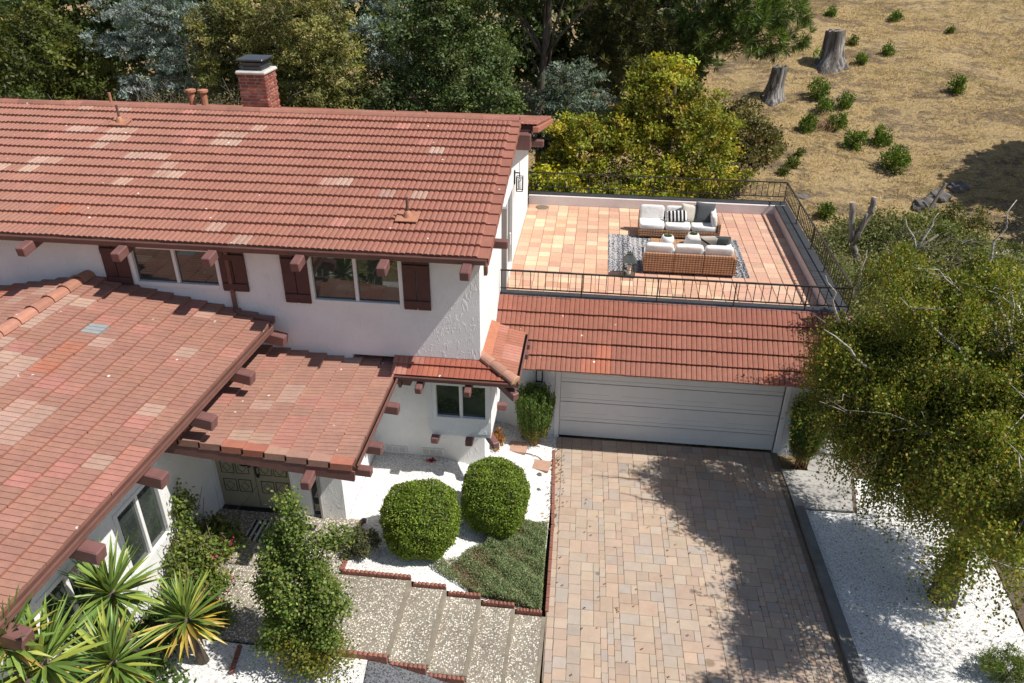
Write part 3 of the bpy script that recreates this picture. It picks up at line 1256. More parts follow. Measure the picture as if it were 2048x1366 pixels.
mb = MB()
mb.box(-6.36, -4.89, -3.97, -3.87, .598, .632, .006)
mb.build('door_sill', M['black'], house)
mb = MB()
mb.box(-4.52, -4.38, -3.90, -3.88, .6, 2.7)
mb.build('sidelight', M['glass'], house)
mb = MB()
mb.bar((-4.33, -3.985, .6), (-4.33, -3.985, 3.0), .05, .06, (0, 1, 0), .008)
mb.build('downspout', M['concrete'], house)

# ------------------------------------------------------------------ bay window with its hipped tile roof
BY = -2.38
mb = MB()
wall_openings(mb, (BY, BY + .14), -2.55, -1.28, 1.66, 3.05, [(-2.42, -1.33, 1.99, 2.85)])
mb.box(-2.55, -2.41, BY + .14, -1.8, 1.66, 3.05)
mb.box(-1.42, -1.28, BY + .14, -1.0, 1.66, 3.05)
mb.box(-2.54, -1.29, BY + .01, -1.5, 1.58, 1.66)
bay = mb.build('bay_box', M['stucco'], house)
window((-2.42, BY, 1.99), (1, 0, 0), (0, -1, 0), 1.09, .86)
mb = MB()
mb.box(-2.41, -1.42, BY + .15, BY + .19, 1.9, 2.95)
mb.build('window_back', M['black'], house)
for x in (-2.42, -1.72):
    rafter((x, -1.85, 1.50), (x, BY - .12, 1.50), .15, .15, 'bay_bracket')
rafter((-1.55, -1.85, 1.50), (-1.16, BY - .12, 1.50), .15, .15, 'bay_bracket')
rafter((-1.5, -1.42, 1.72), (-1.08, -1.42, 1.72), .13, .16, 'bay_bracket')
rafter((-1.45, -1.85, 2.88), (-.76, -2.66, 2.80), .15, .17)
rafter((-1.5, -1.55, 2.50), (-1.02, -1.55, 2.48), .14, .16)
for x in (-2.62, -1.68):
    rafter((x, -2.0, 2.94), (x, -2.78, 2.86), .13, .15)
for y in (-1.2, -.8):
    rafter((-1.5, y, 2.94), (-.66, y, 2.87), .13, .14)
rafter((-3.02, -2.0, 2.94), (-3.02, -2.6, 2.88), .06, .2)
BXe, BYe, BZe, BZt = -.80, -2.56, 3.06, 3.30
BXl, BYb = -3.10, -.65
# under slabs
br = slab('bay_roof', [(BXl, BYe + .03, BZe - .03), (BXe - .03, BYe + .03, BZe - .03), (-1.5, -2.1, BZt - .03), (BXl, -2.1, BZt - .03)], .06, M['under'], house)
slab('bay_roof_slab', [(BXe - .03, BYe + .03, BZe - .03), (BXe - .03, BYb, BZe - .03), (-1.5, BYb, BZt - .03), (-1.5, -2.1, BZt - .03)], .06, M['under'], br)


def clipped_tiles(parent, O, V, N, nu, nv, W, L, colour, planes):
    O, V, N = Vector(O), Vector(V).normalized(), Vector(N).normalized()
    U = V.cross(N)
    gv, gf = tile_geo(W, L)
    for j in range(nv):
        for i in range(nu):
            m = frame_m(O + U * (i * W) + V * (j * L), U, V, N)
            bm = bmesh.new()
            vs_ = [bm.verts.new(m @ Vector(p)) for p in gv]
            for f in gf:
                bm.faces.new([vs_[k] for k in f])
            for co, no in planes:
                bmesh.ops.bisect_plane(bm, geom=bm.verts[:] + bm.edges[:] + bm.faces[:], plane_co=co, plane_no=no, clear_outer=True)
            if len(bm.faces):
                me = bpy.data.meshes.new('roof_tile')
                bm.to_mesh(me)
                me.materials.append(M['tile'])
                white_tint(me)
                mk('roof_tile', me, parent, None, colour(i, j))
            bm.free()


db = BXe + 1.5
hip_n = Vector((-(BYe + 2.11), BXe + 1.5, 0)).normalized()          # front slope keeps x+y smaller side
hc = Vector((-1.5, -2.11, 0))
Af = math.atan((BZt - BZe) / (BYe * -1 - 2.11))
Vf = Vector((0, -math.cos(Af), -math.sin(Af)))
Nf = Vector((0, -math.sin(Af), math.cos(Af)))
Lf = math.hypot(BZt - BZe, -BYe - 2.11) / 2
clipped_tiles(br, (BXe + .05, -2.11, BZt - .015), Vf, Nf, 8, 2, .305, Lf, scheme((.31, .10, .065), .02, .06, .06, 41), [(hc, hip_n)])
Ar = math.atan((BZt - BZe) / db)
Vr2 = Vector((math.cos(Ar), 0, -math.sin(Ar)))
Nr2 = Vector((math.sin(Ar), 0, math.cos(Ar)))
Ur2 = Vr2.cross(Nr2)
Lr = math.hypot(BZt - BZe, db) / 2
oy = BYb if Ur2.y < 0 else BYe
clipped_tiles(br, (-1.5, oy, BZt - .015), Vr2, Nr2, 7, 2, .313, Lr, scheme((.33, .135, .088), .03, .12, .05, 43), [(hc, -hip_n)])
ha, hb = Vector((-1.53, -2.06, BZt + .06)), Vector((BXe + .02, BYe - .02, BZe + .07))
for k in range(3):
    a = ha.lerp(hb, k / 3)
    b = ha.lerp(hb, min(1, (k + 1.12) / 3))
    cap_tile(br, a, b, .105, .13, (0, 0, 1), vary((.40, .21, .15), .1), 'hip_tile', 8, -.03)
mb = MB()
mb.lathe([(0, -.012), (.10, -.012), (.118, 0.0), (.10, .012), (0, .014)], (0, 0, 0), 16)
me = mb.mesh('hip_end', plain('pale_terracotta_plug', (.55, .34, .2), .85))
dd = (hb - ha).normalized()
mk('hip_end', me, br, Matrix.Translation(hb - Vector((0, 0, .015))) @ dd.to_track_quat('Z', 'Y').to_matrix().to_4x4())
mb = MB()
mb.obox(Vector((-1.42, -1.35, BZt + .012)), Vr2, Vector((0, 1, 0)), Nr2, .11, .72, .006)
mb.build('flashing', M['orange_flash'], br)
gutter((BXl, BYe, BZe + .01), (BXe, BYe, BZe + .01), (0, -1, 0), house, .085, .075)
gutter((BXe, BYe - .08, BZe + .01), (BXe, BYb, BZe + .01), (1, 0, 0), house, .085, .075)

# ------------------------------------------------------------------ garage
GX0, GX1 = -1.5, 6.05
GY0, GY1 = .70, 7.85
mb = MB()
wall_openings(mb, (0.0, .2), -1.5, GX1, -.1, 2.75, [(-.02, 4.9, -.1, 2.13)])
mb.build('wall', M['stucco'], house)
mb = MB()
mb.box(GX1 - .2, GX1, .2, GY1 - .2, -.1, 3.27)
mb.box(GX0, GX1 - .2, GY1 - .2, GY1, -.1, 3.27)
mb.build('wall', M['stucco'], house)
# door: four sections of four raised panels
mb = MB()
mb.box(-.02, 4.9, .075, .12, 0.005, 2.13)
gd = mb.build('garage_door', M['garage'], house)
for r in range(4):
    q = MB()
    q.box(-.015, 4.895, .045, .076, .02 + r * .53, .02 + r * .53 + .417, .006)
    q.box(-.015, 4.895, .052, .076, .02 + r * .53 + .425, .02 + r * .53 + .523, .006)
    sec = q.build('door_section', M['garage'], gd)
    for c in range(4):
        x0 = .14 + c * 1.215
        q = MB()
        z0 = .02 + r * .53 + .11
        for (a, b, e, g) in ((0, .96, 0, .02), (0, .96, .29, .31), (0, .02, .0205, .2895), (.94, .96, .0205, .2895)):
            q.box(x0 + a, x0 + b, .0405, .0445, z0 + e, z0 + g)
        q.build('door_panel', M['garage'], gd)
for xa in (-.14, 4.9):
    mb = MB()
    mb.box(xa, xa + .12, -.03, .12, 0, 2.2, .006)
    mb.build('door_frame', M['white'], house)
# mansard of tiles above the door
A0, A1 = Vector((0, .62, 3.27)), Vector((0, -.70, 2.22))
dv = (A1 - A0)
Lg = dv.length / 5
Vg = dv.normalized()
Ng = Vector((1, 0, 0)).cross(-Vg)
if Ng.z < 0:
    Ng = -Ng
gr = slab('garage_roof', [(-1.5, .62, 3.25), (-1.5, -.58, 2.295), (6.1, -.58, 2.295), (6.1, .62, 3.25)], .06, M['under'], house)
Ug = Vg.cross(Ng)
ox = 6.12 if Ug.x < 0 else -1.5
tile_field(gr, (ox, .62, 3.27), Vg, Ng, 24, 5, 7.62 / 24, Lg, scheme((.285, .108, .073), .01, .006, .01, 51, ((.30, .145, .105), lambda i, j: .3 * j / 4)), hh=.032)
mb = MB()
mb.box(-1.5, 6.1, -.5, -.02, 2.16, 2.2)
mb.build('soffit', M['brown'], house)
# parapet and flashing
mb = MB()
mb.box(GX0, GX1, GY0, GY0 + .2, 2.7, 3.27)
mb.box(GX1 - .32, GX1 - .202, GY0 + .2, GY1 - .2, 2.7, 3.27)
mb.box(GX0, GX1 - .2, GY1 - .3, GY1 - .202, 2.7, 3.269)
par = mb.build('parapet', M['parapet'], house)
for (x0, x1, y0, y1) in ((GX0, GX1 + .05, GY0 - .06, GY0 + .24), (GX1 - .34, GX1 + .05, GY0 + .24, GY1 - .32), (GX0, GX1 + .05, GY1 - .2, GY1 + .05)):
    q = MB()
    q.box(x0, x1, y0, y1, 3.262 + (.004 if y1 - y0 > 1 else 0), 3.31, .008)
    q.build('parapet_flashing', M['flash'], par)
mb = MB()
mb.box(GX0, GX1 - .1, GY0 - .085, GY0 - .06, 3.14, 3.31, .004)
mb.build('parapet_flashing', M['flash'], par)
# deck
mb = MB()
mb.box(GX0, GX1 - .3, GY0 + .2, GY1 - .3, 2.75, 2.985)
deck = mb.build('terrace_deck', M['grout'], house)
DX0, DX1, DY0, DY1 = GX0 + .02, GX1 - .33, GY0 + .22, GY1 - .31
tw, th_ = .29, .29
nx, ny = int((DX1 - DX0) / tw), int((DY1 - DY0) / th_)
tw, th_ = (DX1 - DX0) / nx, (DY1 - DY0) / ny
q = MB()
q.obox(Vector((0, 0, 0)), Vector((1, 0, 0)), Vector((0, 1, 0)), Vector((0, 0, 1)), tw / 2 - .006, th_ / 2 - .006, .012, .006)
tile_me = white_tint(q.mesh('deck_tile', M['deck_tile']))
dv_, df_ = np.array(q.v), None
items = []
pal = [(.56, .33, .22), (.62, .435, .28), (.53, .285, .185), (.67, .51, .34), (.59, .37, .25), (.51, .295, .21)]
for i in range(nx):
    for j in range(ny):
        x, y = DX0 + (i + .5) * tw, DY0 + (j + .5) * th_
        # left part reads paler yellow, right part pinker
        tt = rnd.random()
        c = pal[rnd.choice([0, 0, 1, 1, 2, 3, 4, 4, 5])]
        if x > 3.6:
            c = lerp3(c, (.56, .33, .25), .45)
        c = vary(lerp3(c, (.58, .37, .27), .2), .06)
        m = Matrix.Translation((x + rnd.gauss(0, .002), y + rnd.gauss(0, .002), 2.99 + rnd.gauss(0, .0012))) @ Matrix.Rotation(rnd.gauss(0, .006), 4, 'Z')
        items.append(((Vector((x, y, 3)) - CAM_POS).length, m, c))
items.sort(key=lambda t: t[0])
for d, m, c in items[:300]:
    mk('deck_tile', tile_me, deck, m, c)
# the rest joined
gvv = np.array(q.v)
quads = [f for f in q.f if len(f) == 4]
joined('deck_tile', gvv, np.array(quads), [(m, c) for d, m, c in items[300:]], M['deck_tile'], deck)
mb = MB()
mb.lathe([(0, 3.018), (.16, 3.018), (.17, 3.006), (.2, 3.004)], (-1.07, 7.3, 0), 18)
mb.build('roof_drain', plain('dark_drain', (.17, .13, .1), .8, .3, 12), deck)

# wall lamp by the terrace door
wl_ = thing('wall_lamp', (-1.5, 3.43, 5.0), 'black framed glass wall lantern beside the terrace door', 'wall lamp')
mb = MB()
mb.box(-1.5, -1.47, 3.38, 3.48, 4.95, 5.30, .006)
mb.bar((-1.48, 3.43, 5.24), (-1.36, 3.43, 5.24), .025, .025)
mb.bar((-1.36, 3.43, 5.25), (-1.36, 3.43, 5.14), .02, .02, (0, 1, 0))
mb.build('bracket', M['black'], wl_)
mb = MB()
for sx in (-1, 1):
    for sy in (-1, 1):
        mb.bar((-1.36 + sx * .075, 3.43 + sy * .075, 4.80), (-1.36 + sx * .075, 3.43 + sy * .075, 5.14), .016, .016, (0, 1, 0))
for z in (4.80, 5.14):
    for s in (-1, 1):
        mb.bar((-1.44, 3.43 + s * .075, z), (-1.28, 3.43 + s * .075, z), .017, .017)
        mb.bar((-1.36 + s * .075, 3.352, z), (-1.36 + s * .075, 3.508, z), .0165, .0165)
mb.build('frame', M['black'], wl_)
mb = MB()
mb.lathe([(.045, 4.84), (.045, 5.08), (.02, 5.10)], (-1.36, 3.43, 0), 14)
mb.build('glass_cylinder', M['lamp_glass'], wl_, True)
# sconce under the garage eave
ws = thing('wall_lamp', (-.5, 0, 1.75), 'small black square lantern under the garage eave', 'wall lamp')
mb = MB()
for sx in (-1, 1):
    for sy in (-1, 1):
        mb.bar((-.5 + sx * .07, -.13 + sy * .06, 1.62), (-.5 + sx * .07, -.13 + sy * .06, 1.9), .015, .015, (0, 1, 0))
mb.box(-.58, -.42, -.2, -.06, 1.90, 1.92)
mb.box(-.58, -.42, -.2, -.06, 1.60, 1.62)
mb.box(-.54, -.46, -.06, 0, 1.68, 1.84)
mb.build('frame', M['black'], ws)
mb = MB()
mb.box(-.555, -.445, -.175, -.085, 1.625, 1.895)
mb.build('glass', M['lamp_glass'], ws)

# ------------------------------------------------------------------ iron railing round the terrace
rl = thing('terrace_railing', (2.3, GY0, 3.3), 'thin black iron railing with square balusters around the roof terrace', 'railing')
RT, RB = 3.90, 3.47
RX, RYF, RYB = GX1 - .03, GY0 - .02, GY1 - .02


def rail_run(p0, p1, posts, inset=.0):
    p0, p1 = Vector(p0), Vector(p1)
    d = p1 - p0
    L = d.length
    d = d / L
    for z, s in ((RT, .032), (RB, .024)):
        mb = MB()
        mb.bar(p0 + Vector((0, 0, z)), p1 + Vector((0, 0, z)), s, s)
        mb.build('rail', M['iron'], rl)
    nb = int(L / .165)
    q = MB()
    q.box(-.0075, .0075, -.0075, .0075, RB + .012, RT - .016)
    bme = q.mesh('baluster', M['iron'])
    for k in range(1, nb):
        mk('baluster', bme, rl, Matrix.Translation(p0 + d * (L * k / nb)))
    q = MB()
    q.box(-.012, .012, -.012, .012, 3.305, RT - .017)
    q.box(-.05, .05, -.03, .03, 3.3, 3.318)
    pme = q.mesh('post', M['iron'])
    for t in posts:
        mk('post', pme, rl, Matrix.Translation(p0 + d * (L * t)))


rail_run((GX0 + .02, RYF, 0), (RX, RYF, 0), [.003, .24, .46, .68, .88, 1.0])
rail_run((RX, RYF + .02, 0), (RX, RYB, 0), [.3, .5, .75, 1.0])
rail_run((GX0 - .1, RYB, 0), (RX - .02, RYB, 0), [.003, .25, .5, .75])

# ================================================================== GROUND
def smooth(a, b, x):
    t = np.clip((x - a) / (b - a), 0, 1)
    return t * t * (3 - 2 * t)


def yard(x, y):
    return np.clip(.24 * (-.1 - x), 0.0, .57) * np.ones_like(y)


def hill_noise(x, y):
    return (np.sin(x * .9 + 1.3 * np.sin(y * .6)) * .06 + np.sin(x * .31 + y * .43) * .16 + np.sin(x * 2.3 - y * 1.9) * .025)


def ground_h(x, y):
    x, y = np.asarray(x, float), np.asarray(y, float)
    front = yard(x, y) - .07 - .28 * ((x > -6.3) & (x < .4) & (y > -10.5) & (y < .5))
    hill = .28 * np.minimum(np.maximum(y - 7, 0), 60) + hill_noise(x, y) * smooth(9, 14, y)
    hill = np.where(y > 67, 16.8 + .05 * (y - 67), hill) if True else hill
    side = -.9 * smooth(10, 16, x) * (1 - smooth(6, 13, y))       # falls away towards the neighbour
    w = smooth(1, 7, y)
    return front * (1 - w) + (hill - .07) * w + side


def axis(a, b, c, d, fine, coarse):
    return np.unique(np.round(np.concatenate([np.arange(a, b, coarse), np.arange(b, c, fine), np.arange(c, d + 1, coarse)]), 3))


gx = axis(-170, -32, 34, 170, .5, 9)
gy = axis(-70, -14, 40, 230, .5, 9)
XX, YY = np.meshgrid(gx, gy)
ZZ = ground_h(XX, YY)
n1, n0 = XX.shape
idx = np.arange(n1 * n0).reshape(n1, n0)
F = np.stack([idx[:-1, :-1], idx[:-1, 1:], idx[1:, 1:], idx[1:, :-1]], -1).reshape(-1, 4)
ground = mk('ground', np_mesh('ground', np.stack([XX, YY, ZZ], -1).reshape(-1, 3), F, M['hill'], smooth=True))
tag(ground, 'dry straw coloured hillside and yard ground', None, None, 'structure')


def patch(name, poly, hfun, mat, dz=0.0, res=.3, noise=.0, label=None):
    """convex polygon draped on hfun"""
    xs = [p[0] for p in poly]
    ys = [p[1] for p in poly]
    bm = bmesh.new()
    ax = np.arange(min(xs), max(xs) + res, res)
    ay = np.arange(min(ys), max(ys) + res, res)
    grid = [[bm.verts.new((x, y, 0)) for x in ax] for y in ay]
    for j in range(len(ay) - 1):
        for i in range(len(ax) - 1):
            bm.faces.new((grid[j][i], grid[j][i + 1], grid[j + 1][i + 1], grid[j + 1][i]))
    k = len(poly)
    area = sum(poly[i][0] * poly[(i + 1) % k][1] - poly[(i + 1) % k][0] * poly[i][1] for i in range(k))
    pl = poly if area > 0 else poly[::-1]
    for i in range(k):
        a, b = Vector((*pl[i], 0)), Vector((*pl[(i + 1) % k], 0))
        e = b - a
        no = Vector((e.y, -e.x, 0)).normalized()
        bmesh.ops.bisect_plane(bm, geom=bm.verts[:] + bm.edges[:] + bm.faces[:], plane_co=a, plane_no=no, clear_outer=True)
    for v in bm.verts:
        v.co.z = float(hfun(np.array(v.co.x), np.array(v.co.y))) + dz + (rnd.uniform(-noise, noise) if noise else 0)
    me = bpy.data.meshes.new(name)
    bm.to_mesh(me)
    bm.free()
    me.materials.append(mat)
    me.polygons.foreach_set('use_smooth', [True] * len(me.polygons))
    o = mk(name, me)
    tag(o, label, None, None, 'structure')
    return o


patch('gravel_bed', [(-3.87, -5.28), (-.03, -5.28), (-.03, 0), (-3.87, 0)], yard, M['white_gravel'], -.005, .2, .012, 'white gravel bed between the entry and the driveway')
patch('gravel_bed', [(-6.6, -11), (-2.15, -11), (-2.62, -6.95), (-6.6, -6.9)], yard, M['white_gravel'], -.02, .2, .012, 'white gravel bed in front of the entry path')
patch('gravel_bed', [(-2.14, -11), (-.02, -11), (-.02, -6.95), (-2.61, -6.95)], yard, M['grey_gravel'], -.03, .2, .015, 'dark grey gravel below the steps')
patch('gravel_bed', [(6.28, -1.9), (6.52, -.74), (7.9, -.74), (8.55, -1.93)], lambda x, y: 0 * x, M['white_gravel'], .012, .25, .02, 'white gravel strip behind the birch beside the concrete pad')
patch('gravel_bed', [(5.22, -1.92), (8.55, -1.92), (8.6, -2.4), (8.3, -5.0), (7.9, -9.5), (5.45, -9.5)], lambda x, y: 0 * x, M['white_gravel'], .015, .25, .02, 'white gravel bed under the birch tree right of the driveway')
patch('mulch_bed', [(8.52, -2.4), (12, -1.5), (12, -9.5), (7.92, -9.5), (8.32, -5.0)], lambda x, y: 0 * x, M['soil'], .01, .3, .03, 'grey brown mulch at the right edge')
patch('soil_bed', [(-1.75, -4.75), (-1.35, -4.2), (-.8, -3.6), (-.05, -3.25), (-.04, -5.26), (-1.2, -5.27)], yard, M['soil'], .012, .2, .02, 'bare soil under the creeping juniper')
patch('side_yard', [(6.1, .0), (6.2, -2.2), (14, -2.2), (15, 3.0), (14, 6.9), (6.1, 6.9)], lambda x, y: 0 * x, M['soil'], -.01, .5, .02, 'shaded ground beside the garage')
mb = MB()
mb.prism([(4.98, -.62, -.05), (5.55, -.62, -.05), (6.45, -.72, -.05), (6.2, -1.86, -.05), (5.05, -1.9, -.05)], (0, 0, .075))
tag(mb.build('concrete_pad', M['concrete']), 'grey concrete pad right of the garage door', None, None, 'structure')
mb = MB()
mb.prism([(5.56, .6, -.05), (6.6, .6, -.05), (6.47, -.72, -.05), (5.56, -.615, -.05)], (0, 0, .08))
tag(mb.build('concrete_path', M['concrete']), 'concrete side path leading to the scroll gate', None, None, 'structure')
mb = MB()
mb.prism([(5.03, -1.9, -.08), (5.2, -1.9, -.08), (5.45, -9.5, -.08), (5.2, -9.5, -.08)], (0, 0, .17))
tag(mb.build('kerb', M['kerb']), 'dark concrete kerb along the right of the driveway', None, None, 'structure')

# ------------------------------------------------------------------ driveway of stone pavers
DL = lambda y: -.05 - .03 * (y + .5)
DR = lambda y: 4.98 if y > -1.9 else 5.0 - .027 * (y + 1.9)
mb = MB()
mb.prism([(-.06, 0.0, -.06), (5.0, 0.0, -.06), (5.0, -1.9, -.06), (5.21, -9.5, -.06), (.2, -9.5, -.06)], (0, 0, .053))
drive = tag(mb.build('driveway', M['joint']), 'driveway of tan, pink and grey stone pavers', None, None, 'structure')
ppal = [(.39, .285, .21), (.36, .25, .18), (.33, .27, .22), (.40, .265, .18), (.30, .265, .24), (.38, .30, .235), (.41, .305, .215), (.35, .235, .175)]
pitems = []
pm = {}


def paver_mesh(w, h):
    key = (round(w, 2), round(h, 2))
    if key not in pm:
        q = MB()
        q.obox(Vector((0, 0, 0)), Vector((1, 0, 0)), Vector((0, 1, 0)), Vector((0, 0, 1)), w / 2 - .0035, h / 2 - .0035, .03, .006)
        pm[key] = (q, white_tint(q.mesh('paver', M['paver'])))
    return pm[key]


u = .115
# a border course down each side, then random ashlar on a grid of half pavers
rows_n, cols_n = int(8.6 / u), int((4.9 - .24) / u)
occ = [[False] * cols_n for _ in range(rows_n)]
shapes = [(2, 2), (3, 2), (2, 3), (3, 3), (2, 1), (1, 2), (2, 2), (3, 2), (1, 1)]
pr_ = random.Random(77)
for j in range(rows_n):
    for i in range(cols_n):
        if occ[j][i]:
            continue
        for w, h in pr_.sample([(2, 2), (3, 2), (2, 3), (2, 2), (3, 2), (3, 3)], 6) + [(2, 1), (1, 2), (1, 1)]:
            if i + w <= cols_n and j + h <= rows_n and all(not occ[j + b][i + a] for a in range(w) for b in range(h)):
                for a in range(w):
                    for b in range(h):
                        occ[j + b][i + a] = True
                y = -.02 - (j + h / 2) * u
                x = DL(y) + .14 + (i + w / 2) * u
                pitems.append((x, y, w * u, h * u))
                break
for k in range(int(8.6 / .23)):
    y = -.02 - (k + .5) * .23
    pitems.append((DL(y) + .07, y, .13, .23))
    pitems.append((DL(y) + .14 + cols_n * u + .08, y, .15, .23))
pl_items = []
for (x, y, w, h) in pitems:
    c = pr_.choice(ppal)
    c = vary(lerp3(tuple(v * 1.13 for v in c), (.43, .345, .27), .36), .06)
    m = Matrix.Translation((x, y, -.03 + pr_.gauss(0, .0012))) @ Matrix.Rotation(-.0 + pr_.gauss(0, .004), 4, 'Z')
    vis = in_view((x, y, 0))
    pl_items.append(((-w * h / (Vector((x, y, 0)) - CAM_POS).length ** 2) if vis else 1, m, c, w, h))
pl_items.sort(key=lambda t: t[0])
for k, (d, m, c, w, h) in enumerate(pl_items):
    if k < 300:
        mk('paver', paver_mesh(w, h)[1], drive, m, c)
V_, F_, T_ = [], [], []
nv_ = 0
for (d, m, c, w, h) in pl_items[300:]:
    q = paver_mesh(w, h)[0]
    a = np.array(m)
    V_.append(np.array(q.v) @ a[:3, :3].T + a[:3, 3])
    F_.append(np.array([f for f in q.f if len(f) == 4]) + nv_)
    T_.append(np.tile(c, (len(q.v), 1)))
    nv_ += len(q.v)
o = mk('paver', np_mesh('paver', np.concatenate(V_), np.concatenate(F_), M['paver'], np.concatenate(T_)), drive, None, (1, 1, 1))
o['kind'] = 'stuff'

# ------------------------------------------------------------------ entry path, landing and steps
path = tag(mk('entry_path', None), 'pebble aggregate concrete landing and steps down to the driveway', None, None, 'structure')
SY0, SY1 = -6.88, -5.33
mb = MB()
mb.box(-6.42, -2.29, SY0, SY1, .3, .60, .012)
lnd = mb.build('landing', M['aggregate'], path)
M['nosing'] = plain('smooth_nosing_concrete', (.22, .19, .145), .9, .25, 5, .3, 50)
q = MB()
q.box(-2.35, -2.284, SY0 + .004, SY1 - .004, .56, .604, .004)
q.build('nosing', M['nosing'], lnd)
mb = MB()
mb.box(-6.42, -3.62, SY1 + .008, -3.93, .3, .605, .012)
mb.build('porch_floor', M['aggregate'], path)
for k, (x0, x1, z) in enumerate(((-2.285, -1.67, .45), (-1.67, -1.06, .30), (-1.06, -.46, .15), (-.46, .08, .03))):
    mb = MB()
    mb.box(x0 - .04, x1, SY0 - .02 * k, SY1 - .006 * k, z - .3, z, .01)
    stp_ = mb.build('step', M['aggregate'], path)
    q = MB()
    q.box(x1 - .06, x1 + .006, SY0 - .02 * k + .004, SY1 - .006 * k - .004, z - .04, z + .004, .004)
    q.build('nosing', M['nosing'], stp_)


def edging(label, segs, z_of, face):
    """scalloped red concrete edging: each brick is a flat block whose top is a row of scallops"""
    t = thing('brick_edging', (segs[0][0][0], segs[0][0][1], z_of(segs[0][0]) - .05), label, 'edging', 'scalloped red edging along the path and driveway')
    for (a, b) in segs:
        a, b = Vector((*a, 0)), Vector((*b, 0))
        L = (b - a).length
        n = max(1, round(L / .30))
        d = (b - a) / L
        s = Vector((d.y, -d.x, 0))
        for k in range(n):
            p = a + d * (L * (k + .5) / n)
            hl = L / n / 2 - .006
            z = z_of((p.x, p.y))
            pts = []
            q = MB()
            sc = 4
            prof = [(-hl, -.12)]
            for i in range(sc):
                for j in range(4):
                    uu = -hl + 2 * hl * (i + j / 4) / sc
                    prof.append((uu, .045 + .022 * math.sin(math.pi * j / 4)))
            prof += [(hl, .045), (hl, -.12)]
            q.prism([p + d * uu + Vector((0, 0, z + zz)) - s * .03 for uu, zz in prof], s * .06)
            q.build('edging_brick', M['edging'], t)


lv = lambda x: .60 if x < -2.29 else .45 if x < -1.67 else .30 if x < -1.055 else .15 if x < -.455 else .03
edging('scalloped red edging along the uphill side of the entry steps',
       [((-3.55, SY1 + .045), (-2.3, SY1 + .045)), ((-2.28, SY1 + .045), (-1.68, SY1 + .045)), ((-1.66, SY1 + .045), (-1.07, SY1 + .045)),
        ((-1.05, SY1 + .045), (-.47, SY1 + .045)), ((-.45, SY1 + .045), (.02, SY1 + .045))], lambda p: lv(p[0]) + .0, 1)
edging('scalloped red edging along the downhill side of the entry steps',
       [((-3.6, SY0 - .06), (-2.3, SY0 - .07)), ((-2.28, SY0 - .07), (-1.68, SY0 - .09)), ((-1.66, SY0 - .1), (-1.07, SY0 - .11)),
        ((-1.05, SY0 - .12), (-.47, SY0 - .13)), ((-.45, SY0 - .14), (.02, SY0 - .14))], lambda p: lv(p[0]) + .0, -1)
edging('low red edging between the gravel bed and the driveway', [((-.08, -.55), (.05, -3.0)), ((.05, -3.02), (.1, -5.22))], lambda p: -.02, 1)
edging('red edging blocks between the porch floor and the gravel', [((-3.57, -4.0), (-3.57, -5.25))], lambda p: .57, 1)
edging('red edging block at the corner of the front gravel bed', [((-4.70, -6.98), (-4.62, -7.5))], lambda p: .56, 1)

# stepping stones, hose, rocks
for k, (x, y, w, d, a, lab) in enumerate(((-.37, -1.22, .48, .36, -.15, 'pink flagstone beside the driveway, nearer of the two stepping stones'),
                                           (-.93, -.80, .5, .4, -.1, 'pink flagstone half hidden behind the round boxwood'))):
    z = float(yard(np.array(x), np.array(y)))
    mb = MB()
    pts = []
    for i in range(10):
        th = 2 * math.pi * i / 10
        rr = 1 / max(abs(math.cos(th)) / (w / 2), abs(math.sin(th)) / (d / 2)) * rnd.uniform(.93, 1.0)
        pts.append((x + rr * math.cos(th + a), y + rr * math.sin(th + a), z - .02))
    mb.prism(pts, (0, 0, .05))
    tag(mb.build('stepping_stone', M['flagstone']), lab, 'stepping stone', 'stepping stones in the white gravel')
mb = MB()
hp = [(-.85, -.95), (-.6, -.93), (-.42, -.95), (-.33, -1.02), (-.28, -1.09), (-.18, -1.1), (-.1, -1.1)]
mb.tube([(x, y, float(yard(np.array(x), np.array(y))) + .02) for x, y in hp], .009, 6)
tag(mb.build('drip_hose', M['black']), 'short black drip hose lying on the white gravel', 'hose')


def rock(name, x, y, z, r, seed, label, mat=None, group=None, flat=.7):
    q = random.Random(seed)
    bm = bmesh.new()
    bmesh.ops.create_icosphere(bm, subdivisions=3, radius=1)
    for v in bm.verts:
        k = 1 + .22 * math.sin(v.co.x * 3 + seed) * math.cos(v.co.y * 4 - seed) + q.uniform(-.05, .05) + .08 * math.sin(v.co.z * 7 + v.co.x * 6)
        v.co = Vector((v.co.x * r * k, v.co.y * r * k * .85, v.co.z * r * k * flat))
    me = bpy.data.meshes.new(name)
    bm.to_mesh(me)
    bm.free()
    me.materials.append(mat or M['rock'])
    o = mk(name, me, None, Matrix.Translation((x, y, z + r * flat * .4)))
    tag(o, label, 'rock', group)
    return o


rock('rock', -.35, -1.52, .04, .06, 1, 'small brown rock below the stepping stone')
rock('rock', -.32, -2.0, .03, .045, 2, 'small grey stone on gravel beside the driveway')
rock('rock', -3.55, -3.95, .56, .07, 4, 'grey stone at the foot of the entry wall')
mt = MB()
mt.box(-5.61, -4.72, -4.75, -4.2, .607, .622, .005)
tag(mt.build('doormat', M['mat']), 'black and grey striped doormat at the entry door', 'doormat')

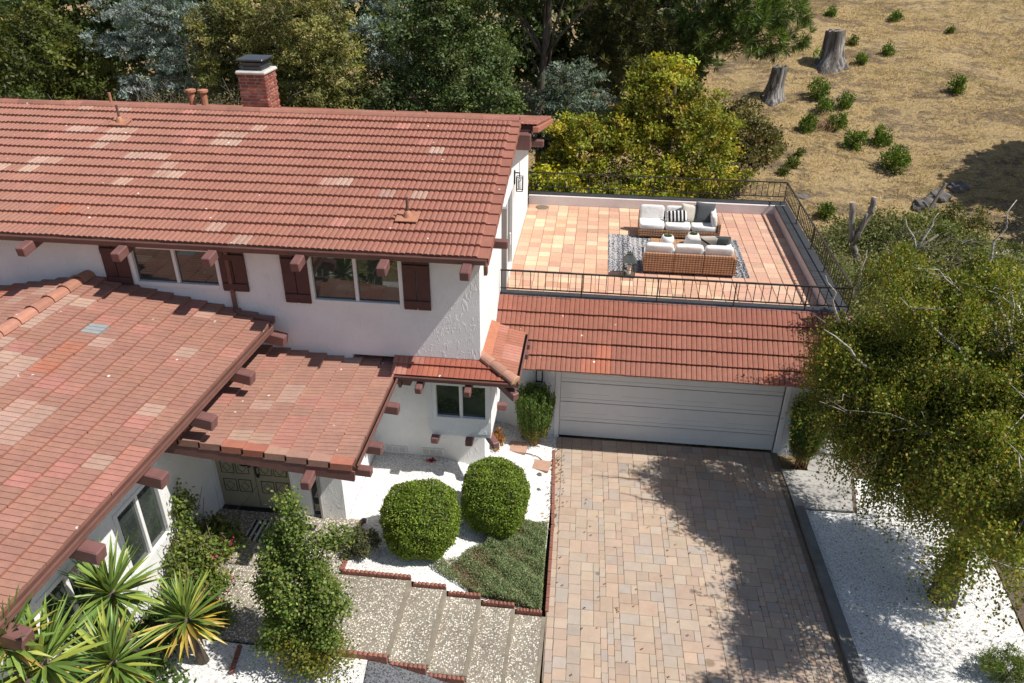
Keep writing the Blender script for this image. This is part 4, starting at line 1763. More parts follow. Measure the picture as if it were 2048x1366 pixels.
# scroll gate beside the garage
gt = thing('iron_gate', (6.2, -.05, 0), 'low scrolled wrought iron gate at the side path', 'gate')
for x in (5.62, 6.72):
    mb = MB()
    mb.box(x - .015, x + .015, -.06, -.03, 0.03, 1.25)
    mb.build('gate_post', M['iron'], gt)
for z in (.1, .55, 1.12):
    mb = MB()
    mb.bar((5.62, -.045, z), (6.72, -.045, z), .016, .016)
    mb.build('gate_rail', M['iron'], gt)
for k in range(8):
    x = 5.72 + k * .13
    for zc, sgn in ((.34, 1), (.83, -1)):
        q = MB()
        pts = []
        for i in range(18):
            th = i / 17 * 3.3 * math.pi
            r = .085 * (1 - i / 22)
            pts.append((x + r * math.cos(th) * sgn, -.045, zc + r * 1.8 * math.sin(th)))
        q.tube(pts, .006, 5)
        q.build('scroll', M['iron'], gt)

# ================================================================== TERRACE FURNITURE
def superbox(mb, c, a, b, d, e=.35, n=16, m=9, M4=None):
    base = len(mb.v)
    sp = lambda v, p: math.copysign(abs(v) ** p, v)
    for j in range(m + 1):
        ph = -math.pi / 2 + math.pi * j / m
        for i in range(n):
            th = 2 * math.pi * i / n
            p = Vector((a * sp(math.cos(ph), e) * sp(math.cos(th), e), b * sp(math.cos(ph), e) * sp(math.sin(th), e), d * sp(math.sin(ph), e * 1.3)))
            p = p + Vector(c)
            mb.v.append(tuple(M4 @ p if M4 else p))
    for j in range(m):
        for i in range(n):
            i2 = (i + 1) % n
            mb.f.append((base + j * n + i, base + j * n + i2, base + (j + 1) * n + i2, base + (j + 1) * n + i))
    return mb


def pillow(name, w, h, t, mw, mat, label, group, n=14):
    mb = MB()
    for sgn in (1, -1):
        base = len(mb.v)
        for j in range(n + 1):
            for i in range(n + 1):
                uu, vv = -1 + 2 * i / n, -1 + 2 * j / n
                k = (max(0, 1 - uu ** 4) * max(0, 1 - vv ** 4)) ** .5
                pin = 1 - .08 * (abs(uu * vv))
                dent = 1 - .05 * (1 - abs(uu)) * (abs(vv) ** 3) - .05 * (1 - abs(vv)) * abs(uu) ** 3
                mb.v.append((uu * w / 2 * dent, sgn * t / 2 * k, vv * h / 2 * dent))
        for j in range(n):
            for i in range(n):
                a = base + j * (n + 1) + i
                q = (a, a + 1, a + n + 2, a + n + 1)
                mb.f.append(q if sgn < 0 else q[::-1])
    o = mk(name, mb.mesh(name, mat, True), None, mw)
    return tag(o, label, 'pillow', group)


def sofa(x0, yb, L, facing, label, zf=3.0, arm_right=True):
    """facing -1: seat looks towards the viewer (-y); +1: towards +y.  yb = y of the outside of the back"""
    s = facing
    t = thing('outdoor_sofa', (x0 + L / 2, yb, zf), label, 'sofa', 'wicker sofas facing each other on the terrace')
    D = .78
    Y = lambda d: yb + s * d
    sec = L / 3
    for k in range(3):
        a, b = x0 + k * sec + .002, x0 + (k + 1) * sec - .002
        mb = MB()
        ya, yb_ = sorted((Y(.0), Y(.09)))
        mb.box(a, b, ya, yb_, zf + .07, zf + .56, .015)
        mb.build('back_panel', M['wicker'], t)
        mb = MB()
        ya, yb_ = sorted((Y(.092), Y(D)))
        mb.box(a, b, ya, yb_, zf + .07, zf + .27, .012)
        mb.build('seat_base', M['wicker'], t)
        mb = MB()
        c0 = a + .01 if k else a + .02
        superbox(mb, ((a + b) / 2, Y(.43), zf + .345), (b - a) / 2 - .008, .345, .075, .22)
        mb.build('seat_cushion', M['cushion'], t, True)
        mb = MB()
        R = Matrix.Translation(((a + b) / 2, Y(.19), zf + .56)) @ Matrix.Rotation(s * .17, 4, 'X')
        superbox(mb, (0, 0, 0), (b - a) / 2 - .01, .085, .20, .28, M4=R)
        mb.build('back_cushion', M['cushion'], t, True)
    if arm_right:
        mb = MB()
        ya, yb_ = sorted((Y(0.0), Y(D)))
        mb.box(x0 + L + .002, x0 + L + .08, ya, yb_, zf + .07, zf + .5, .012)
        mb.build('arm', M['wicker'], t)
        mb = MB()
        R = Matrix.Translation((x0 + L - .10, Y(.48), zf + .56)) @ Matrix.Rotation(-.12, 4, 'Y')
        superbox(mb, (0, 0, 0), .075, .28, .17, .3, M4=R)
        mb.build('arm_cushion', M['cushion'], t, True)
    for xx in (x0 + .06, x0 + L - .02):
        for dd in (.08, D - .06):
            mb = MB()
            mb.box(xx - .02, xx + .02, Y(dd) - .02, Y(dd) + .02, zf + .006, zf + .072)
            mb.build('leg', M['black'], t)


mb = MB()
mb.box(.92, 4.37, 2.93, 5.39, 3.002, 3.012, .004)
tag(mb.build('rug', M['rug']), 'grey patterned outdoor rug under the terrace seating', 'rug')
sofa(1.72, 5.96, 2.08, -1, 'wicker sofa with ivory cushions seen from the front by the rear parapet')
sofa(1.77, 2.86, 2.14, 1, 'wicker sofa seen from its woven back, nearer to the front railing')
T_ = Matrix.Translation
RX_ = lambda a: Matrix.Rotation(a, 4, 'X')
RY_ = lambda a: Matrix.Rotation(a, 4, 'Y')
RZ_ = lambda a: Matrix.Rotation(a, 4, 'Z')
G_ = 'scatter pillows on the sofas'
pillow('pillow', .56, .30, .15, T_((2.72, 5.52, 3.57)) @ RZ_(-.05) @ RX_(-.45) @ RY_(-.12), M['bw_pat'], 'black lumbar pillow with white stripes on the rear sofa', G_)
pillow('pillow', .48, .48, .17, T_((3.05, 5.62, 3.63)) @ RX_(-.3) @ RY_(.1) @ RZ_(.1), M['cream'], 'cream square pillow in the middle of the rear sofa', G_)
pillow('pillow', .54, .54, .17, T_((3.46, 5.62, 3.66)) @ RX_(-.3) @ RY_(.07) @ RZ_(.15), M['charcoal'], 'large charcoal pillow at the right end of the rear sofa', G_)
pillow('pillow', .46, .44, .16, T_((2.95, 3.34, 3.70)) @ RX_(.45) @ RY_(.12), M['cushion'], 'white pillow on the nearer sofa, left of the three', G_)
pillow('pillow', .50, .46, .16, T_((3.3, 3.35, 3.70)) @ RX_(.5) @ RY_(-.1), M['beige_pat'], 'beige pillow with dark line pattern on the nearer sofa', G_)
pillow('pillow', .50, .48, .16, T_((3.62, 3.35, 3.71)) @ RX_(.42) @ RY_(-.2) @ RZ_(-.2), M['dkgrey'], 'dark grey pillow at the right end of the nearer sofa', G_)
tb = thing('coffee_table', (2.7, 4.15, 3.0), 'low wicker coffee table between the two sofas', 'coffee table')
mb = MB()
mb.box(2.02, 3.32, 3.84, 4.50, 3.02, 3.27, .012)
mb.build('base', M['wicker'], tb)
for k in range(6):
    mb = MB()
    mb.box(2.0 + k * .2235, 2.0 + k * .2235 + .218, 3.82, 4.52, 3.272, 3.30, .005)
    mb.build('top_slat', plain('table_slat_wood', (.38, .21, .11), .6, .2, 12), tb)
for k, (x, y, r, lab) in enumerate(((2.39, 3.98, .17, 'white bowl planter with green plant, left on the coffee table'), (3.05, 4.2, .17, 'white bowl planter with green plant, right on the coffee table'))):
    t = thing('planter', (x, y, 3.3), lab, 'planter', 'white planters on the coffee table')
    mb = MB()
    mb.lathe([(.0, .002), (.10, .002), (.105, .03), (.10, .05), (.145, .10), (.17, .17), (.16, .24), (.13, .30), (.118, .30), (.10, .27), (0, .265)], (x, y, 3.3), 24)
    mb.build('pot', M['pot'], t, True)
    nn = 260
    a = nrng.uniform(0, 2 * np.pi, nn)
    rr = .10 * np.sqrt(nrng.random(nn))
    c = np.stack([x + rr * np.cos(a), y + rr * np.sin(a), 3.575 + nrng.random(nn) * .045], 1)
    PLANT_LATER = (t, c)
    globals().setdefault('PLANTERS', []).append((t, c))
ln = thing('floor_lantern', (1.42, 2.72, 3.0), 'dark metal lantern with candle on the deck beside the nearer sofa', 'lantern')
lx, ly, lz = 1.42, 2.72, 3.0
mb = MB()
mb.box(lx - .15, lx + .15, ly - .15, ly + .15, lz + .02, lz + .05, .006)
for sx in (-1, 1):
    for sy in (-1, 1):
        mb.box(lx + sx * .135 - .012, lx + sx * .135 + .012, ly + sy * .135 - .012, ly + sy * .135 + .012, lz + .002, lz + .40)
for z in (.20, .39):
    for s in (-1, 1):
        mb.box(lx - .122, lx + .122, ly + s * .135 - .006, ly + s * .135 + .006, lz + z - .006, lz + z + .006)
        mb.box(lx + s * .135 - .006, lx + s * .135 + .006, ly - .122, ly + .122, lz + z - .006, lz + z + .006)
mb.build('frame', plain('bronze_lantern_metal', (.10, .085, .06), .5, .3, 12), ln)
mb = MB()
c4 = [(lx - .17, ly - .17), (lx + .17, ly - .17), (lx + .17, ly + .17), (lx - .17, ly + .17)]
t4 = [(lx - .06, ly - .06), (lx + .06, ly - .06), (lx + .06, ly + .06), (lx - .06, ly + .06)]
for i in range(4):
    j = (i + 1) % 4
    mb.quad((*c4[i], lz + .40), (*c4[j], lz + .40), (*t4[j], lz + .57), (*t4[i], lz + .57))
mb.box(lx - .065, lx + .065, ly - .065, ly + .065, lz + .57, lz + .60)
mb.tube([(lx, ly, lz + .6), (lx, ly, lz + .66)], [.03, .012], 8)
mb.build('lantern_roof', plain('verdigris_metal', (.07, .085, .08), .45, .3, 10), ln)
mb = MB()
mb.lathe([(.0, .30), (.05, .30), (.05, .05)], (lx, ly, lz), 14)
mb.build('candle', M['candle'], ln)

# ================================================================== NEIGHBOUR'S ROOF (right edge)
nb = thing('neighbour_house', (15.6, 9.6, -1), 'grey shingle roof of the neighbouring house behind the birch', 'house')
mb = MB()
mb.box(13.9, 19.4, 7.6, 12.6, -1.2, .1)
mb.build('wall', M['stucco'], nb)
nr = slab('roof', [(13.5, 7.2, .15), (19.8, 7.2, .15), (19.8, 10.1, 1.25), (13.5, 10.1, 1.25)], .1, M['under'], nb)
slab('roof', [(13.5, 13, .15), (19.8, 13, .15), (19.8, 10.1, 1.25), (13.5, 10.1, 1.25)], .1, M['under'], nb)
Vn = Vector((0, -2.9, -1.1)).normalized()
Nn2 = Vector((0, -1.1, 2.9)).normalized()
q = MB()
q.obox(Vector((.15, .15, .012)), Vector((1, 0, 0)), Vector((0, 1, 0)), Vector((0, 0, 1)), .145, .16, .012, .004)
sme = white_tint(q.mesh('shingle', M['shingle']))
Un = Vn.cross(Nn2)
for j in range(11):
    for i in range(20):
        o0 = Vector((19.8 if Un.x < 0 else 13.5, 10.1, 1.26)) + Un * (i * .31 + (.15 if j % 2 else 0)) + Vn * (j * .28)
        if not in_view(o0, .03):
            continue
        tilt = (Vn + Nn2 * .05).normalized()
        mk('shingle', sme, nr, frame_m(o0, Un, tilt, Un.cross(tilt)), vary(rnd.choice([(.20, .185, .175), (.16, .15, .145), (.24, .22, .2)]), .1))
mb = MB()
mb.bar((13.45, 7.15, .1), (13.45, 10.1, 1.2), .06, .14)
mb.build('barge_board', M['white'], nb)

# old fence post, boulders on the hill
mb = MB()
mb.bar((12.1, 12.6, 1.5), (12.5, 12.7, 2.6), .09, .09, (0, 1, 0), .01)
tag(mb.build('fence_post', M['post_wood']), 'leaning weathered wooden post by the boulders', 'post')
for k, (x, y, r, lab) in enumerate(((12.1, 13.0, .42, 'large grey boulder at the edge of the tree shadow'), (12.8, 13.7, .38, 'grey boulder behind the largest boulder'),
                                    (13.7, 14.4, .36, 'grey boulder lying inside the tree shadow'), (17.9, 17.4, .35, 'lone dark rock high on the bare slope'))):
    rock('boulder', x, y, float(ground_h(x, y)) - .1, r, k + 10, lab)
for k, (x, y, r) in enumerate(((7.9, 13.1, .28), (10.9, 13.6, .22))):
    rock('boulder', x, y, float(ground_h(x, y)) - .1, r, k + 20, ('grey stone half buried behind the railing corner', 'flat grey stone on the dry slope')[k], flat=.35)

# ================================================================== PLANTS
def unit(v):
    return v / np.maximum(np.linalg.norm(v, axis=1, keepdims=True), 1e-9)


def leaf_arrays(c, L, W, dirs, tint, up=None):
    """rhombic leaves centred on c: long axis dirs, size L x W (arrays)"""
    n = len(c)
    d = unit(dirs)
    r = nrng.normal(size=(n, 3))
    if up is not None:
        r = np.cross(d, unit(up + nrng.normal(scale=.55, size=(n, 3))))
    else:
        r = np.cross(d, r)
    s = unit(r)
    L = np.broadcast_to(np.asarray(L, float), (n,))[:, None]
    W = np.broadcast_to(np.asarray(W, float), (n,))[:, None]
    V = np.empty((n, 4, 3))
    V[:, 0] = c - d * L * .5
    V[:, 1] = c + s * W * .5 - d * L * .06
    V[:, 2] = c + d * L * .5
    V[:, 3] = c - s * W * .5 - d * L * .06
    F = np.arange(n * 4).reshape(n, 4)
    T = np.repeat(tint, 4, axis=0)
    return V.reshape(-1, 3), F, T


def leaf_obj(name, parts, parent, smooth=False):
    V, F, T, k = [], [], [], 0
    for v, f, t in parts:
        V.append(v)
        F.append(f + k)
        T.append(t)
        k += len(v)
    return mk(name, np_mesh(name, np.concatenate(V), np.concatenate(F), M['leaf'], np.concatenate(T)), parent)


def pick_tint(n, palette, var=.16, weights=None):
    p = np.array(palette)
    i = nrng.choice(len(p), n, p=weights)
    return np.clip(p[i] * (1 + nrng.normal(scale=var, size=(n, 1))) * (1 + nrng.normal(scale=.06, size=(n, 3))), .004, .8)


def blob_clumps(blobs, n, shell=.55):
    """n clump centres spread through ellipsoid blobs, biased to the shell; returns centres and outward normals"""
    w = np.array([b[3] * b[4] + b[4] * b[5] + b[3] * b[5] for b in blobs])
    w = w / w.sum()
    k = nrng.choice(len(blobs), n, p=w)
    B = np.array(blobs)[k]
    d = unit(nrng.normal(size=(n, 3)))
    r = (shell + (1 - shell) * nrng.random(n)) * (1 + nrng.normal(scale=.10, size=n))
    lump = 1 + .16 * np.sin(d[:, 0] * 5 + B[:, 0] * 3) * np.cos(d[:, 1] * 4.3 + B[:, 2]) + .10 * np.sin(d[:, 2] * 7 + B[:, 1])
    c = B[:, :3] + d * B[:, 3:6] * (r * lump)[:, None]
    return c, unit(d / B[:, 3:6])


def lumpy(blobs, per_m=1.0):
    """break each crown blob into many round sub clumps on its surface plus a smaller core"""
    out = []
    for (x, y, z, rx, ry, rz) in blobs:
        rm = (rx * ry * rz) ** (1 / 3)
        k = int(np.clip(9 + rm * 7 * per_m, 7, 26))
        for i in range(k):
            th = math.acos(1 - 2 * (i + .5) / k * .92)          # few below
            ph = i * 2.39996 + rnd.uniform(-.4, .4)
            d = (math.sin(th) * math.cos(ph), math.sin(th) * math.sin(ph), math.cos(th))
            q = rnd.uniform(.58, .95)
            s_ = rnd.uniform(.24, .42)
            out.append((x + d[0] * rx * q, y + d[1] * ry * q, z + d[2] * rz * q, rx * s_, ry * s_, rz * s_ * rnd.uniform(.7, 1.0)))
        out.append((x, y, z, rx * .7, ry * .7, rz * .7))
    return out


def crown_leaves(blobs, n_clump, per, clump_r, L, W, palette, out=.8, droop=0.0, weights=None, cvar=.22, flat=.7, shell=.5, lump=False):
    if lump:
        sub_ = lumpy(blobs)
        ns_ = len(sub_)
        w = np.array([b[3] * b[4] + b[4] * b[5] + b[3] * b[5] for b in sub_])
        k_ = nrng.choice(ns_, n_clump, p=w / w.sum())
        B = np.array(sub_)[k_]
        d = unit(nrng.normal(size=(n_clump, 3)) + np.array([0, 0, .35]))
        r = .72 + .3 * nrng.random(n_clump)
        c = B[:, :3] + d * B[:, 3:6] * r[:, None]
        nrm = unit(d / B[:, 3:6])
        ct = np.clip((1 + nrng.normal(scale=cvar, size=(ns_, 1)))[k_], .5, 1.6)
        clump_r = clump_r * .55
    else:
        c, nrm = blob_clumps(blobs, n_clump, shell)
        ct = np.clip(1 + nrng.normal(scale=cvar, size=(n_clump, 1)), .45, 1.7)
    tint0 = pick_tint(n_clump, palette, .05, weights)
    g = nrng.normal(size=(n_clump, per, 3)) * clump_r * np.array([1, 1, flat])
    pos = (c[:, None] + g).reshape(-1, 3)
    n = len(pos)
    nn = np.repeat(nrm, per, axis=0)
    dirs = nn * out * .35 + nrng.normal(size=(n, 3)) * .9 + unit(g.reshape(-1, 3)) * .4
    dirs[:, 2] -= droop
    tint = np.repeat(tint0 * ct, per, axis=0) * .6 + pick_tint(n, palette, .18, weights) * np.repeat(ct, per, axis=0) * .4
    up = nn * 1.2 + np.array([0, 0, .3])
    return leaf_arrays(pos, L * nrng.uniform(.7, 1.3, n), W * nrng.uniform(.7, 1.3, n), dirs, np.clip(tint, .004, .8), up), c


def limb(mb, p0, p1, r0, r1, wob=.12, n=5, sides=7):
    p0, p1 = Vector(p0), Vector(p1)
    L = (p1 - p0).length
    pts, rr = [], []
    for i in range(n + 1):
        t = i / n
        p = p0.lerp(p1, t)
        if 0 < i < n:
            p += Vector((rnd.gauss(0, 1), rnd.gauss(0, 1), rnd.gauss(0, .5))) * wob * L * .25
        p.z += math.sin(t * math.pi) * L * .05
        pts.append(p)
        rr.append(r0 + (r1 - r0) * t)
    mb.tube(pts, rr, sides)
    return pts


def tree(name, base, blobs, label, cat, palette, n_clump=420, per=26, clump_r=.28, L=.19, W=.10, trunk_r=.16, bark=None, group=None,
         droop=0.0, weights=None, twigs=8, shell=.45, out=.8, cvar=.22, extra=None, flat=.7, part='crown'):
    bx, by = base[:2]
    bz = base[2] if len(base) > 2 else float(ground_h(bx, by)) - .05
    t = thing(name, (bx, by, bz), label, cat, group)
    mb = MB()
    top = Vector((np.mean([b[0] for b in blobs]), np.mean([b[1] for b in blobs]), max(b[2] for b in blobs)))
    pts = limb(mb, (bx, by, bz), top, trunk_r, trunk_r * .35, .05, 6, 8)
    for b in blobs:
        for _ in range(max(1, twigs // len(blobs))):
            s = pts[rnd.randint(1, 4)]
            d = Vector((rnd.gauss(0, 1), rnd.gauss(0, 1), rnd.gauss(.2, .7))).normalized()
            e = Vector(b[:3]) + Vector((d.x * b[3], d.y * b[4], d.z * b[5])) * .85
            limb(mb, s, e, trunk_r * .4, trunk_r * .07, .15, 4, 5)
    mb.build('trunk', bark or M['bark'], t, True)
    parts = [crown_leaves(blobs, n_clump, per, clump_r, L, W, palette, out, droop, weights, cvar, flat, shell, lump=True)[0]]
    if extra:
        parts += extra
    leaf_obj(part, parts, t)
    return t


OAK = [(.045, .078, .022), (.078, .12, .033), (.12, .165, .052), (.17, .20, .08)]
BLUE = [(.20, .25, .235), (.31, .37, .365), (.42, .475, .475), (.13, .17, .14)]
JUN = [(.17, .18, .048), (.25, .24, .075), (.33, .30, .11), (.11, .125, .034)]
YEL = [(.21, .26, .025), (.31, .315, .032), (.40, .36, .04), (.13, .18, .02), (.44, .32, .05)]
PINE = [(.045, .075, .02), (.08, .12, .035), (.115, .155, .05)]
OLV = [(.12, .12, .03), (.18, .165, .045), (.09, .095, .028), (.20, .14, .06)]
DKG = [(.032, .055, .016), (.055, .085, .026), (.085, .115, .036)]

# ---- trees behind the house and terrace
TB = 'trees behind the house'
tree('broadleaf_tree', (-19.2, 12.5), [(-19.6, 12, 6.0, 2.2, 1.8, 1.9), (-17.6, 11.5, 5.6, 1.5, 1.4, 1.3), (-20.8, 11.5, 4.6, 1.8, 1.5, 1.4), (-18.2, 11.2, 4.6, 1.5, 1.2, .9)],
     'dark yellowish green tree at the far left behind the roof', 'tree', [(.085, .10, .016), (.14, .15, .024), (.05, .07, .016)], 620, 28, .25, .15, .085, group=TB, out=.5)
tree('blue_cedar', (-14.6, 13), [(-14.6, 12, 7.6, 2.3, 1.5, .6), (-15.4, 11.6, 6.7, 1.9, 1.4, .55), (-13.6, 11.4, 6.2, 1.5, 1.2, .5), (-14.6, 11.2, 5.4, 1.5, 1.2, .5), (-14.0, 12.2, 8.6, 2.0, 1.4, .6)],
     'silvery blue cedar left of the chimney', 'tree', BLUE, 850, 30, .16, .12, .04, group=TB, droop=.15, cvar=.3, flat=.5, shell=.4)
tree('juniper_tree', (-11.6, 12), [(-11.9, 11, 6.9, 1.3, 1.2, 1.7), (-11.6, 10.8, 5.2, 1.1, 1.0, 1.0)],
     'olive green juniper rising just left of the chimney', 'tree', JUN, 520, 30, .17, .12, .045, group=TB, out=1.1, cvar=.35)
tree('juniper_tree', (-9.0, 11.5), [(-9.2, 10.8, 7.3, 1.9, 1.5, 1.6), (-9.6, 10.4, 5.6, 1.7, 1.3, 1.3), (-8.0, 10.4, 5.9, 1.2, 1.1, 1.5), (-8.6, 10.0, 4.8, 1.4, 1.2, .9)],
     'large olive green juniper directly behind the chimney', 'tree', JUN, 1150, 30, .17, .12, .045, group=TB, out=1.1, cvar=.38)
tree('blue_cedar', (-7.4, 15), [(-7.3, 14, 8.0, 1.5, 1.2, .6), (-7.4, 13.8, 7.0, 1.4, 1.2, .6), (-7.2, 13.6, 6.0, 1.1, 1.0, .5)],
     'small silvery blue cedar right of the large juniper', 'tree', BLUE, 330, 26, .17, .13, .05, group=TB, cvar=.3, flat=.5)
tree('oak_tree', (-4.4, 12.2), [(-5.0, 11.8, 7.4, 1.8, 1.6, 1.5), (-3.7, 11.4, 6.2, 1.6, 1.5, 1.5), (-5.4, 11.0, 5.4, 1.5, 1.3, 1.2), (-3.2, 11.0, 4.9, 1.4, 1.3, 1.1), (-4.2, 11.6, 8.4, 1.4, 1.3, 1.0)],
     'dense dark green oak behind the right half of the ridge', 'tree', OAK, 1100, 30, .22, .11, .065, group=TB, cvar=.25, shell=.5)
tree('broadleaf_tree', (-6.6, 11), [(-6.6, 10.6, 4.9, 1.0, .9, .9), (-7.0, 10.4, 4.2, 1.0, .8, .7), (-5.8, 10.4, 4.3, .9, .8, .7)],
     'low dark shrubby tree between the juniper and the oak', 'tree', OAK, 240, 26, .2, .13, .07, group=TB)
tree('blue_conifer', (-.5, 12.6), [(-.6, 11.8, 5.9, 1.2, 1.1, .5), (-.3, 11.4, 5.2, 1.5, 1.2, .5), (-.9, 11.2, 4.5, 1.5, 1.1, .5), (-1.7, 11.2, 4.0, 1.0, .9, .6)],
     'blue green conifer between the oak and the yellow tree', 'tree', [(.09, .125, .09), (.15, .19, .15), (.21, .25, .20)], 420, 26, .18, .14, .05, group=TB, droop=.2, flat=.5)


def needle_tree(name, base, blobs, label, palette, n_clump, per, group, L=.34, W=.03, trunk_r=.16, height=None):
    bx, by = base
    bz = float(ground_h(bx, by)) - .05
    t = thing(name, (bx, by, bz), label, 'tree', group)
    mb = MB()
    top = (bx + .2, by, height or max(b[2] + b[5] for b in blobs))
    pts = limb(mb, (bx, by, bz), top, trunk_r, trunk_r * .4, .03, 6, 8)
    for b in blobs:
        for _ in range(3):
            e = Vector(b[:3]) + Vector((rnd.gauss(0, .5) * b[3], rnd.gauss(0, .5) * b[4], rnd.gauss(0, .4) * b[5]))
            limb(mb, pts[rnd.randint(2, 5)], e, trunk_r * .35, .015, .12, 4, 5)
    mb.build('trunk', M['bark'], t, True)
    c, nrm = blob_clumps(blobs, n_clump, .45)
    n = n_clump * per
    d = unit(np.repeat(nrm, per, axis=0) * .9 + nrng.normal(size=(n, 3)) * .75 + np.array([0, 0, .25]))
    pos = np.repeat(c, per, axis=0) + d * L * .5
    ct = np.clip(1 + nrng.normal(scale=.28, size=(n_clump, 1)), .4, 1.8)
    tint = np.repeat(ct, per, axis=0) * pick_tint(n, palette, .15)
    leaf_obj('crown', [leaf_arrays(pos, L * nrng.uniform(.7, 1.2, n), W, d, np.clip(tint, .004, .8))], t)
    return t


needle_tree('pine_tree', (-1.7, 14.2), [(-2.0, 13.6, 9.4, 1.6, 1.4, .8), (-.4, 14, 9.0, 1.2, 1.2, .6), (-2.6, 14, 8.2, .9, .9, .5)], 'tall pine with a bare dark trunk beside the oak', PINE, 420, 30, TB, trunk_r=.2, height=9.5)
needle_tree('pine_tree', (1.2, 18.0), [(.8, 17, 7.4, 1.6, 1.4, 1.0), (2.0, 16.6, 6.6, 1.4, 1.2, .8), (.2, 16.8, 5.6, 1.3, 1.2, .8), (1.6, 16.6, 8.6, 1.6, 1.3, .9)], 'dark pine behind the yellow tree, left of two', [(.06, .07, .024), (.11, .115, .042), (.15, .135, .055)], 560, 28, TB)
needle_tree('pine_tree', (4.3, 18.5), [(5.6, 17.0, 7.5, 1.8, 1.5, .9), (6.6, 16.8, 6.6, 1.5, 1.2, .7), (4.4, 17.0, 6.8, 1.5, 1.3, .9), (4.8, 17, 8.8, 1.8, 1.4, .9), (6.9, 17.4, 7.6, 1.2, 1.2, .6), (3.4, 17, 5.8, 1.3, 1.1, .9)], 'dark green pine reaching out over the dry slope', [(.065, .11, .022), (.11, .165, .038), (.16, .21, .06)], 900, 30, TB, L=.36)
tree('yellow_green_tree', (2.6, 11.4), [(2.5, 11, 5.3, 1.5, 1.3, 1.4), (3.6, 10.6, 4.6, 1.4, 1.2, 1.2), (1.5, 10.6, 4.4, 1.2, 1.1, 1.0), (4.1, 10.3, 3.2, 1.2, 1.0, 1.0), (2.6, 10.1, 3.2, 1.4, 1.0, .9), (2.4, 11, 6.2, .8, .7, .6)],
     'bright yellow green tree right behind the terrace, the larger one', 'tree', YEL, 1150, 30, .21, .115, .065, group=TB, cvar=.28, shell=.5)
tree('yellow_green_tree', (-.1, 10.6), [(-.1, 10.3, 4.1, 1.2, 1.1, 1.1), (-.7, 9.8, 3.0, 1.0, .9, .9), (.6, 9.8, 3.0, 1.1, .9, .9)],
     'smaller yellow green tree against the left end of the rear railing', 'tree', YEL, 620, 30, .2, .115, .065, group=TB, cvar=.28, shell=.5)
tree('yellow_shrub', (-.9, 8.9), [(-.8, 8.7, 2.9, .9, .5, .9), (.3, 8.7, 2.7, .9, .5, .7), (1.4, 8.8, 2.6, .9, .5, .7), (2.6, 8.8, 2.5, .9, .5, .7), (3.7, 8.9, 2.3, .8, .5, .7)],
     'bright green and yellow hedge shrub just behind the rear parapet', 'shrub', [(.22, .26, .018), (.38, .36, .02), (.48, .39, .02), (.12, .18, .018)], 420, 24, .2, .13, .075, trunk_r=.05, cvar=.25)
tree('olive_shrub', (5.4, 13.4), [(5.2, 13, 4.2, 1.2, 1.0, 1.0), (6.0, 13.2, 3.5, .9, .9, .9), (5.2, 12.4, 3.0, 1.0, .8, .9)],
     'dull olive brown shrub right of the yellow tree', 'shrub', OLV, 420, 24, .22, .13, .06, trunk_r=.07, cvar=.25, shell=.4)
# ---- second row that fills the hill behind
for k, (x, y, z, r, lab) in enumerate(((-27, 21, 5.6, 3.0, 'leftmost dark tree high on the wooded slope'), (-22.5, 19, 6.6, 2.8, 'dark tree behind the yellowish tree at the far left'),
                                       (-18, 18.5, 6.6, 2.7, 'dark tree in the second row behind the blue cedar'), (-13.5, 18, 6.8, 2.8, 'dark tree behind the small juniper beside the chimney'),
                                       (-10, 19, 7.0, 2.8, 'dark tree in the second row behind the large juniper'), (-5.2, 18, 6.8, 2.7, 'dark tree in the second row behind the oak'),
                                       (-1.2, 19, 6.6, 2.4, 'dark tree in the second row behind the tall pine'), (2.4, 22, 6.6, 2.4, 'dark tree behind the left dark pine'))):
    tree('dark_tree', (x, y + 1), [(x, y, z, r, r * .8, r * .75), (x - r * .6, y - .5, z - r * .6, r * .7, r * .6, r * .55), (x + r * .6, y - .6, z - r * .5, r * .7, r * .6, r * .6), (x, y, z + r * .6, r * .8, r * .6, r * .5)],
         lab, 'tree', DKG if k % 2 else OAK, 420, 24, .34, .26, .13, group='second row of trees on the wooded slope', cvar=.25)
# tree to the right of the view whose shade falls on the slope
tree('oak_tree', (21.6, 14.0), [(20.8, 13.6, 9.0, 2.6, 1.6, 1.0), (21.8, 14.8, 9.6, 2.2, 1.5, 1.0), (20.2, 13.9, 7.9, 1.8, 1.3, .8), (22.8, 12.9, 9.0, 2.0, 1.6, 1.2)],
     'oak outside the right edge that shades the slope', 'tree', OAK, 800, 28, .3, .3, .18)
tree('oak_tree', (17.6, 11.6), [(17.9, 11.2, 4.0, 1.6, 1.1, .8), (18.6, 12, 4.6, 1.4, 1.1, .7)], 'dark leafy tree at the right edge below the shaded slope', 'tree', DKG, 260, 22, .28, .18, .10)

# ---- twiggy shrubs and flowers behind the ridge at the left
tw = thing('dry_shrub', (-12.6, 9.2, .5), 'bare twiggy shrub behind the ridge left of the vent pipes', 'shrub')
mb = MB()
for k in range(70):
    a = Vector((-12.9 + rnd.gauss(0, 1.3), 9.2 + rnd.gauss(0, .3), 4.0))
    e = a + Vector((rnd.gauss(0, .9), rnd.gauss(0, .3), rnd.uniform(.8, 2.1)))
    limb(mb, a, e, .018, .005, .3, 4, 4)
mb.build('stem', M['grey_bark'], tw)
pp = crown_leaves([(-13.4, 9.2, 5.0, 1.3, .5, .6), (-12.0, 9.2, 4.9, 1.2, .5, .7), (-10.6, 9.2, 5.1, .7, .4, .7)], 160, 16, .16, .10, .05, [(.09, .10, .03), (.16, .15, .06), (.20, .14, .08)])[0]
leaf_obj('foliage', [pp], tw)
fl = thing('flower_shrub', (-20.0, 9.5, .5), 'flowering shrub with white and pink blooms at the left end of the ridge', 'shrub')
